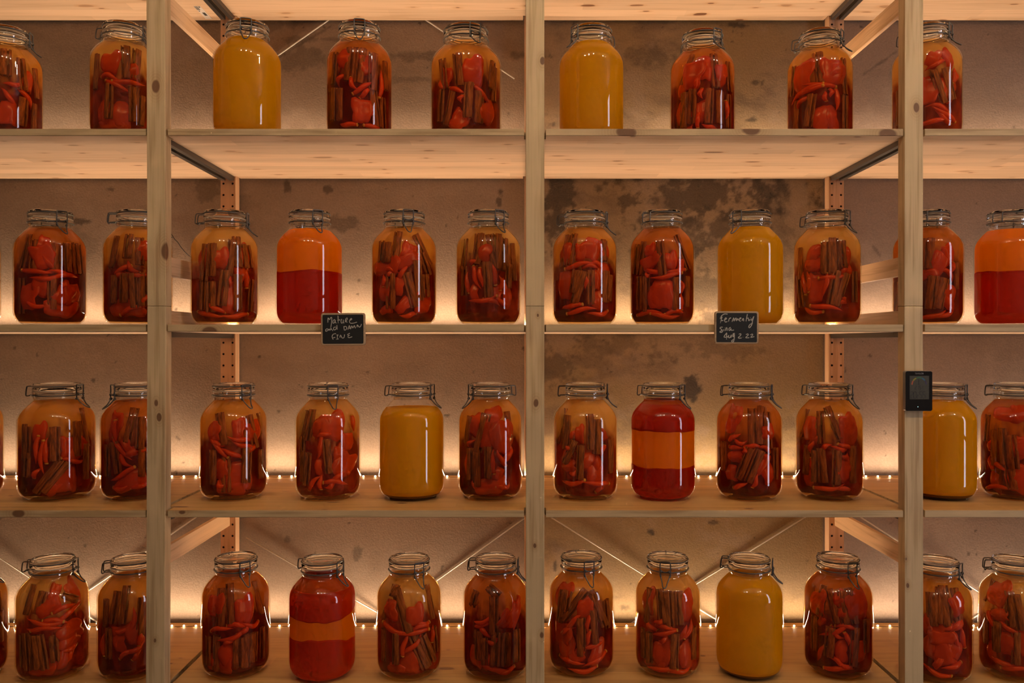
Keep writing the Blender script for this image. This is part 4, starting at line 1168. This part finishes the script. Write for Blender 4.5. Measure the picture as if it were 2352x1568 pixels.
for ji, (row, pl, pr, top, turn, kind, place, reg, items) in enumerate(JARS):
    h = SHELF_H[row]
    if row == 1:
        s = (VPY - top) / ((-h) + H0 * 1000)
        depth = CAMD / s - CAMD + 0.049
    elif row == 4:
        s = (top - VPY) / (h - H0 * 1000)
        depth = CAMD / s - CAMD - 0.049
    else:
        depth = 0.165
    depth = min(0.235, max(0.112, depth))
    X, R = solve_circle(pl, pr, depth)
    sc = R / R0
    z0 = zz(h)
    jar = empty('clamp_jar', (X, depth, z0), f'{LOOKS[kind]}, {ROW[row]}, {place}', 'jar', 'glass clamp jars on the shelves')
    jar.scale = (sc, sc, 1.0)
    view = math.atan2(X, CAMD + depth)
    phi = math.radians(turn) - view
    part_copy('glass_body', ME_BODY, jar)
    part_copy('glass_neck', ME_NECK, jar)
    part_copy('glass_lid', ME_LID, jar)
    part_copy('rubber_gasket', ME_GASKET, jar)
    part_copy('lid_band', ME_LIDBAND, jar)
    part_copy('neck_band', ME_NECKBAND, jar)
    cl = part_copy('clasp', ME_BAIL, jar, phi)
    part_copy('lever', ME_LEVER, cl)
    part_copy('hinge', ME_HINGE, jar, phi + math.pi)
    if kind == 'yellow':
        part_copy('yellow_liquid', liquid_mesh(LIQ_B, .852, M_YELLOW), jar)
    elif kind == 'yellow_low':
        part_copy('yellow_liquid', liquid_mesh(.048, .787, M_YELLOW), jar)
        part_copy('sediment', liquid_mesh(LIQ_B, .0475, M_YELLOW_SED), jar)
    elif kind == 'yellow_neck':
        part_copy('yellow_liquid', liquid_mesh(.052, .845, M_YELLOW), jar)
        part_copy('sediment', liquid_mesh(LIQ_B, .0515, M_YELLOW_SED), jar)
    elif kind == 'twotone':
        part_copy('red_sediment', liquid_mesh(LIQ_B, .466, M_RED, ji, 0.0, 0.012), jar)
        part_copy('orange_liquid', liquid_mesh(.44, .832, M_ORANGE, inset=.008), jar)
    elif kind == 'layered':
        part_copy('red_sediment', liquid_mesh(LIQ_B, .285, M_RED, ji, 0.0, 0.014), jar)
        part_copy('orange_liquid', liquid_mesh(.26, .62, M_ORANGE, inset=.008), jar)
        part_copy('red_float', liquid_mesh(.60, .822, M_RED, ji + 50, 0.012, 0.0), jar)
        part_copy('orange_film', liquid_mesh(.8225, .858, M_REDORANGE), jar)
    elif kind == 'layered2':
        part_copy('red_sediment', liquid_mesh(LIQ_B, .335, M_RED_BRIGHT, ji, 0.0, 0.045), jar)
        part_copy('orange_liquid', liquid_mesh(.24, .62, M_ORANGE, inset=.008), jar)
        part_copy('red_float', liquid_mesh(.545, .76, M_RED_BRIGHT, ji + 50, 0.022, 0.004), jar)
        part_copy('orange_film', liquid_mesh(.74, .858, M_REDORANGE, inset=.008), jar)
    else:
        tone = TONE[ji % len(TONE)]
        part_copy('amber_liquid', liquid_mesh(LIQ_B, .852, M_TINT[tone]), jar)
        part_copy('clouded_liquid', liquid_mesh(LIQ_B + .012, .846, M_CORE[tone], shrink=CORE), jar, -view)
        x0, y0, k = REG[reg]
        rnd = random.Random(100 + ji)
        half = (pr - pl) / 2
        cpx = (pl + pr) / 2
        short = f'{ROW[row]} jar {place}'
        for it in items.split('|'):
            ty, ix, iy, ia, il = it.split()
            ppx, ppy = x0 + float(ix) / k, y0 + float(iy) / k
            sfront = CAMD / (CAMD + depth - R * .8)
            L = float(il) / k / 1000 / sfront
            ang = math.radians(float(ia))
            swap = ty == 'p' and abs(float(ia)) > 45
            if swap:
                ang -= math.copysign(math.pi / 2, ang)
            ulim = {'p': .58, 'c': .78, 'h': .80 - .35 * abs(math.sin(ang))}[ty]
            u = max(-ulim, min(ulim, (ppx - cpx) / half))
            zc = EYE - (ppy - VPY) / 1000 / sfront
            v = (zc - z0) / H0
            L = min(L, 0.105)
            if ty == 'c':
                hl, rad = L / 2, 0.0105
            elif ty == 'h':
                hl, rad = L / 2, 0.0055
            else:
                hl, rad = L / 2 * (.7 if swap else 1.0), 0.004
            hz = abs(math.cos(ang)) * hl + rad
            zc = max(z0 + LIQ_B * H0 + 0.004 + hz, min(z0 + .835 * H0 - hz * .9, zc))
            topv = (zc + hz - z0) / H0
            botv = (zc - hz - z0) / H0
            rt, rb = body_r(min(topv, .84)) * R * .957, body_r(max(botv, .03)) * R * .957
            if topv > .6:
                rmax, tilt = (rt + rb) / 2, math.atan2(rb - rt, 2 * hz)
            else:
                rmax, tilt = min(rt, rb), 0.0
            lat = abs(math.sin(ang)) * hl
            if ty == 'p':
                rcen = rmax - 0.007 - rnd.uniform(0.0, 0.004)
            elif ty == 'h':
                bend = 0.0125 if abs(math.sin(ang)) > .5 else 0.003
                rcen = min(rmax - rad, bend + math.sqrt(max(rmax ** 2 - lat ** 2, (.35 * R) ** 2)) - rad) - rnd.uniform(0, .003)
            else:
                rcen = math.sqrt(max(rmax ** 2 - lat ** 2, (.35 * R) ** 2)) - rad * .55 - rnd.uniform(0, .002)
            th = math.asin(max(-.97, min(.97, u * R / max(rcen, .01)))) - view
            loc = (X + rcen * math.sin(th), depth - rcen * math.cos(th), zc)
            rot = Matrix.Rotation(th, 4, 'Z') @ Matrix.Rotation(-tilt, 4, 'X') @ Matrix.Rotation(ang, 4, 'Y')
            hw = ('far left', 'left', 'middle', 'right', 'far right')[min(4, int((max(-.89, min(.89, (ppx - cpx) / half)) + .9) / 1.8 * 5))]
            vw = ('bottom', 'lower', 'upper', 'top')[max(0, min(3, int((v - .04) / .19)))]
            where = f'{vw} {hw} of {short}'
            lean = 'upright' if abs(float(ia)) < 7 else ('leaning' if abs(float(ia)) < 50 else 'flat')
            if ty == 'c':
                o = link('cinnamon_stick', rnd.choice(ME_CINN))
                o.scale = (rnd.uniform(.9, 1.25) * rnd.choice((-1, 1)), .55, L / 0.09)
                tag(o, f'{lean} cinnamon stick, {where}', 'cinnamon stick', f'cinnamon sticks in the {short}')
            elif ty == 'h':
                flip = Matrix.Rotation(math.pi, 4, 'Y') if rnd.random() < .5 else Matrix.Identity(4)
                me, st = rnd.choice(ME_CHIL_H if abs(math.sin(ang)) > .5 else ME_CHIL)
                o = link('chilli', me)
                o.scale = (1.05, 1.05, L / 0.075)
                rot = rot @ flip
                link('stem_end', st, o)
                tag(o, f'{lean} chilli, {where}', 'chilli', f'chillies in the {short}')
            else:
                o = link('pepper_piece', rnd.choice(ME_PEP))
                L = min(L, .075)
                o.scale = (L / 0.045, 1.0, L * .65 / 0.06) if swap else (min(1.3, L / 0.06 * rnd.uniform(.65, 1.1)), 1.0, L / 0.06)
                tag(o, f'red pepper piece, {where}', 'pepper piece', f'pepper pieces in the {short}')
            o.location = loc
            o.rotation_euler = rot.to_euler()

# ------------------------------------------------------------------ chalk signs clipped to the second shelf
def rounded_rect(w, h, r, n=5):
    pts = []
    for cx, cy, a0 in ((w / 2 - r, h / 2 - r, 0), (-w / 2 + r, h / 2 - r, 90), (-w / 2 + r, -h / 2 + r, 180), (w / 2 - r, -h / 2 + r, 270)):
        for k in range(n + 1):
            a = math.radians(a0 + 90 * k / n)
            pts.append((cx + r * math.cos(a), cy + r * math.sin(a)))
    return pts


def slab(w, h, r, y0, y1, bev=0.0):
    o = rounded_rect(w, h, r)
    n = len(o)
    layers = [(1.0, y1), (1.0, y0 + bev)]
    if bev:
        layers.append((None, y0))
    V, Fc = [], []
    for sc_, y in layers:
        if sc_ is None:
            oo = rounded_rect(w - 2 * bev, h - 2 * bev, max(r - bev, 1e-4))
        else:
            oo = o
        V += [(p[0], y, p[1]) for p in oo]
    m = len(layers)
    for i in range(m - 1):
        for k in range(n):
            k2 = (k + 1) % n
            Fc.append([i * n + k2, i * n + k, (i + 1) * n + k, (i + 1) * n + k2])
    Fc.append(list(range(n)))
    Fc.append([(m - 1) * n + k for k in range(n)][::-1])
    return V, Fc


SIGN1 = [[(475, 580), (485, 420), (530, 480), (575, 410), (605, 430), (600, 560), (570, 740)], [(700, 470), (650, 520), (645, 600), (700, 570), (715, 490), (720, 570), (755, 595)],
         [(812, 355), (815, 600)], [(780, 505), (880, 490)], [(930, 460), (905, 540), (930, 600), (975, 560), (985, 480), (985, 560), (1005, 605)],
         [(1050, 570), (1060, 470), (1105, 430), (1115, 470), (1070, 530), (1115, 575)], [(1200, 510), (1260, 470), (1235, 450), (1190, 520), (1200, 590), (1290, 605), (1430, 570)],
         [(470, 775), (410, 800), (405, 855), (450, 850), (490, 790), (500, 835), (530, 790), (550, 830), (585, 765)], [(560, 750), (640, 850)],
         [(740, 720), (670, 740), (665, 810), (720, 810), (765, 740), (770, 660), (780, 810)], [(1000, 720), (1020, 830), (1090, 780), (1070, 710), (985, 715)],
         [(1130, 815), (1180, 680), (1215, 800)], [(1140, 770), (1210, 760)], [(1225, 790), (1260, 690), (1290, 760), (1345, 680), (1375, 770)],
         [(1430, 740), (1440, 660), (1500, 730), (1550, 700), (1575, 630)], [(740, 940), (650, 960), (610, 1040), (650, 1135)], [(620, 1080), (720, 1060)],
         [(750, 985), (820, 985)], [(785, 985), (780, 1110)], [(740, 1125), (825, 1110)], [(865, 1070), (890, 990), (940, 1080), (1000, 1070), (1020, 970)],
         [(1195, 930), (1120, 970), (1150, 1000), (1190, 995)], [(1150, 1000), (1130, 1050), (1180, 1075), (1270, 1045)]]
SIGN2 = [[(635, 335), (520, 330), (420, 400), (375, 510)], [(440, 430), (375, 660)], [(375, 580), (480, 560)], [(530, 540), (600, 500), (570, 470), (525, 540), (560, 620), (625, 600)],
         [(670, 605), (700, 500), (765, 470)], [(795, 610), (850, 480), (870, 500), (865, 590), (930, 480), (950, 500), (950, 580), (1010, 490), (1020, 560)],
         [(1060, 530), (1130, 470), (1080, 480), (1060, 560), (1110, 590)], [(1160, 570), (1190, 500), (1210, 500), (1220, 590)], [(1350, 330), (1320, 480), (1300, 590)],
         [(1300, 520), (1370, 470), (1390, 500), (1400, 580)], [(1425, 520), (1420, 580)], [(1465, 450), (1467, 460)],
         [(1500, 490), (1470, 540), (1520, 540), (1580, 410), (1535, 580), (1520, 680), (1470, 780), (1420, 825), (1400, 780), (1450, 700), (1540, 665)],
         [(465, 805), (390, 810), (370, 850), (440, 900), (450, 970), (400, 995), (360, 970), (440, 920)], [(510, 880), (505, 950)], [(538, 828), (542, 836)],
         [(560, 940), (590, 830), (620, 840), (625, 935)], [(750, 810), (690, 850), (690, 920), (740, 900), (760, 850), (770, 915), (870, 905)],
         [(610, 1005), (510, 1160), (660, 1150)], [(610, 1005), (600, 1250)], [(680, 1090), (680, 1180), (740, 1170), (770, 1080), (770, 1180)],
         [(850, 1020), (820, 1120), (860, 1130), (880, 1010), (880, 1200), (850, 1330), (800, 1330), (790, 1290), (890, 1225)],
         [(1040, 1060), (1110, 1040), (1110, 1090), (1025, 1180), (1070, 1200), (1145, 1190)], [(1193, 1163), (1198, 1168)],
         [(1300, 1070), (1370, 1045), (1380, 1090), (1290, 1180), (1420, 1180)], [(1455, 1080), (1530, 1050), (1540, 1090), (1470, 1170), (1600, 1140)]]


def chalk_sign(px0, px1, py0, py1, strokes, ox, oy, k, rot, label, sr):
    y = -0.0065
    s = CAMD / (CAMD + y)
    cpx, cpy = (px0 + px1) / 2, (py0 + py1) / 2
    cx, cz = (cpx - VPX) / 1000 / s, EYE - (cpy - VPY) / 1000 / s
    w, hh = (px1 - px0) / 1000 / s, (py1 - py0) / 1000 / s
    e = empty('chalkboard_sign', (cx, 0, cz - hh / 2), label, 'sign', 'small chalkboard signs on the second shelf')
    e.rotation_euler = (0, rot[1], rot[0])
    V, Fc = slab(w, hh, 0.006, y, -0.0008, 0.001)
    V = [(a, b, c + hh / 2) for a, b, c in V]
    link('sign_frame', mesh('sign_frame', V, Fc, [M_SIGNFRAME]), e)
    V, Fc = slab(w - 0.008, hh - 0.008, 0.003, y - 0.0006, y + 0.001)
    V = [(a, b, c + hh / 2) for a, b, c in V]
    link('blackboard', mesh('blackboard', V, Fc, [M_BLACKBOARD]), e)
    geos = []
    for st in strokes:
        pts = [(((ox + a / k) - cpx) / 1000 / s, y - 0.0007, hh / 2 - ((oy + b / k) - cpy) / 1000 / s) for a, b in st]
        geos.append(tube(smooth_path(pts, 4), sr, 6))
    V, Fc = join_geo(geos)
    V = [(a, y - 0.0006 + (b - (y - 0.0007)) * 0.25, c) for a, b, c in V]
    tag(link('chalk_writing', mesh('chalk_writing', V, Fc, [M_CHALK], True), e), 'white handwritten chalk lettering')
    box('clip', -0.012, 0.012, -0.0008, 0.012, hh / 2 + 0.0085 + 0.0003, hh / 2 + 0.0100, M_STEEL, e)


chalk_sign(737.5, 839, 718.5, 793, SIGN1, 720, 700, 14.257, (0.0, math.radians(-0.4)), 'small chalkboard sign below the red and orange jar, three lines of writing', 0.0009)
chalk_sign(1641.5, 1742.5, 714.5, 789.5, SIGN2, 1630, 700, 15.677, (0.0, math.radians(0.2)), 'small chalkboard sign below the yellow jar, dated 2.22', 0.0010)


# ------------------------------------------------------------------ weather station on the right post
def text_geo(body, size, x, z, y, align='CENTER'):
    cu = bpy.data.curves.new('txt', 'FONT')
    cu.body = body
    cu.size = size
    cu.align_x = align
    cu.align_y = 'CENTER'
    cu.extrude = 0.00008
    ob = bpy.data.objects.new('txt', cu)
    COL.objects.link(ob)
    dg = bpy.context.evaluated_depsgraph_get()
    me = bpy.data.meshes.new_from_object(ob.evaluated_get(dg))
    V = [(q.co.x + x, y - q.co.z, q.co.y + z) for q in me.vertices]
    Fc = [list(p.vertices) for p in me.polygons]
    bpy.data.objects.remove(ob)
    bpy.data.curves.remove(cu)
    bpy.data.meshes.remove(me)
    return V, Fc


SEG = {'0': 'abcdef', '1': 'bc', '2': 'abged', '3': 'abgcd', '4': 'fgbc', '5': 'afgcd', '6': 'afgedc', '7': 'abc', '8': 'abcdefg', '9': 'abcdfg'}


def seven(ch, x, z, w, h, t, y):
    out = []
    q = {'a': (0, h / 2, 1), 'd': (0, -h / 2, 1), 'g': (0, 0, 1), 'b': (w / 2, h / 4, 0), 'c': (w / 2, -h / 4, 0), 'e': (-w / 2, -h / 4, 0), 'f': (-w / 2, h / 4, 0)}
    for c in SEG.get(ch, ''):
        cx, cz, hor = q[c]
        a, b = (w / 2 - t * .35, t / 2) if hor else (t / 2, h / 4 - t * .35)
        out.append(box_geo(x + cx - a, x + cx + a, y - .0001, y + .0001, z + cz - b, z + cz + b))
    return out


def station():
    yb_, yf = -0.0005, -0.014
    s = CAMD / (CAMD + yf)

    def X(px):
        return (px - VPX) / 1000 / s

    def Z(py):
        return EYE - (py - VPY) / 1000 / s
    cx, cz = X(2111.2), Z(897.8)
    w, hh = X(2142.3) - X(2080.2), Z(851.8) - Z(943.8)
    e = empty('weather_station', (cx, 0, cz - hh / 2), 'small black digital thermometer clock fixed to the right post', 'thermometer')
    lz = cz - hh / 2
    V, Fc = slab(w, hh, 0.0045, yf + 0.0015, yb_, 0.0004)
    link('case', mesh('case', [(a, b, c + hh / 2) for a, b, c in V], Fc, [M_DEVICE_EDGE]), e)
    V, Fc = slab(w - 0.0012, hh - 0.0012, 0.004, yf, yf + 0.0016, 0.0004)
    link('face', mesh('face', [(a, b, c + hh / 2) for a, b, c in V], Fc, [M_DEVICE]), e)
    k = 12.06

    def L(a, b):
        return X(2050 + a / k) - cx, Z(830 + b / k) - lz
    xa, za = L(475, 395)
    xb_, zb_ = L(1010, 1045)
    ys = yf - 0.0002
    scr = box('screen', xa, xb_, ys, yf + .0002, zb_, za, M_SCREEN, e)
    # comfort arc: coloured wedges and a needle
    ax, az = L(735, 640)
    arc_cols = [('arc_orange', (0.42, 0.10, 0.04), 180, 148), ('arc_yellow', (0.30, 0.26, 0.03), 146, 114), ('arc_green', (0.04, 0.13, 0.05), 112, 70),
                ('arc_blue', (0.03, 0.12, 0.20), 68, 36), ('arc_violet', (0.045, 0.03, 0.07), 34, 0)]
    for nm, c, a0, a1 in arc_cols:
        V, Fc = [], []
        for q in range(7):
            a = math.radians(a0 + (a1 - a0) * q / 6)
            for r in (0.0145, 0.0178):
                V.append((ax + r * math.cos(a), ys - .0001, az + r * math.sin(a)))
        for q in range(6):
            Fc.append([2 * q, 2 * q + 1, 2 * q + 3, 2 * q + 2])
        link('dial_segment', mesh('dial_segment', V, Fc, [simple(nm, c, 0.4)]), scr)
    x1, z1 = L(725, 570)
    link('needle', mesh('needle', *join_geo([box_geo(x1 - .0006, x1 + .0006, ys - .0002, ys, z1 - .005, z1 + .005), box_geo(x1 - .0025, x1 + .0025, ys - .0002, ys, z1 - .0055, z1 - .0047)]), [M_LCDINK]), scr)
    geos = []
    for ch, a in (('2', 640), ('1', 705), ('5', 765), ('1', 822)):
        x, z = L(a, 720)
        geos += seven(ch, x, z, 0.0032, 0.0075, 0.0009, ys)
    for ch, a, b, w_, h_ in (('2', 535, 925, .0052, .0145), ('0', 620, 925, .0052, .0145), ('2', 685, 965, .003, .007), ('5', 785, 920, .0052, .0145), ('5', 870, 920, .0052, .0145)):
        x, z = L(a, b)
        geos += seven(ch, x, z, w_, h_, 0.0012, ys)
    V, Fc = join_geo(geos)
    link('digits', mesh('digits', V, Fc, [M_LCDINK]), scr)
    x, z = L(742, 335)
    V, Fc = text_geo('TAYLOR', 0.0052, x, z, yf - .0001)
    link('maker_lettering', mesh('maker_lettering', V, Fc, [M_PRINT]), e)
    x, z = L(706, 1255)
    v_, f_ = lathe([(0, 0), (0.0009, 0), (0.0007, .0004), (0, .0005)], 10)
    link('indicator_light', mesh('indicator_light', [(x + a, yf - c, z + b) for a, b, c in v_], f_, [emit('indicator_glow', (0.5, 0.9, 0.9), 1.2)]), e)


station()

# ------------------------------------------------------------------ sticker under the highest shelf, loose cable
zb = zz(SHELF_H[0]) - SHELF_T
sx0, sx1, sy0, sy1 = -0.904, -0.885, 0.397, 0.488
st = empty('price_sticker', ((sx0 + sx1) / 2, (sy0 + sy1) / 2, zb), 'white barcode sticker under the highest shelf left of the left post', 'sticker')
ox, oy = (sx0 + sx1) / 2, (sy0 + sy1) / 2
link('paper', mesh('paper', *box_geo(sx0 - ox, sx1 - ox, sy0 - oy, sy1 - oy, -0.0006, -0.0001), [M_STICKER]), st)
geos = []
for q in range(7):
    geos.append(box_geo(sx0 - ox + .0006 + q * .0014, sx0 - ox + .0014 + q * .0014, sy0 - oy + .002, sy0 - oy + .026, -0.0008, -0.0006))
geos.append(box_geo(sx0 - ox + .012, sx0 - ox + .016, sy0 - oy + .003, sy0 - oy + .010, -0.0008, -0.0006))
geos.append(box_geo(sx0 - ox + .002, sx0 - ox + .005, sy0 - oy + .031, sy0 - oy + .037, -0.0008, -0.0006))
geos.append(box_geo(sx0 - ox + .007, sx0 - ox + .015, sy0 - oy + .044, sy0 - oy + .066, -0.0008, -0.0006))
link('printed_bars', mesh('printed_bars', *join_geo(geos), [M_INK]), st)

sb = CAMD / (CAMD + 0.503)
pts = [((a - VPX) / 1000 / sb, 0.503 + d, EYE - (b - VPY) / 1000 / sb) for a, b, d in
       ((388, 530, .003), (396, 541, 0), (402, 550, -.001), (408, 556, 0), (416, 568, 0), (426, 580, .001), (438, 590, .002), (452, 597, .002), (470, 604, .003), (490, 615, .003), (500, 640, .003), (503, 700, .003))]
v, f = tube(smooth_path(pts, 3), 0.0012, 6)
tag(link('loose_cable', mesh('loose_cable', v, f, [M_CABLE], True)), 'thin dark cable hanging against the wall beside the left post', 'cable')
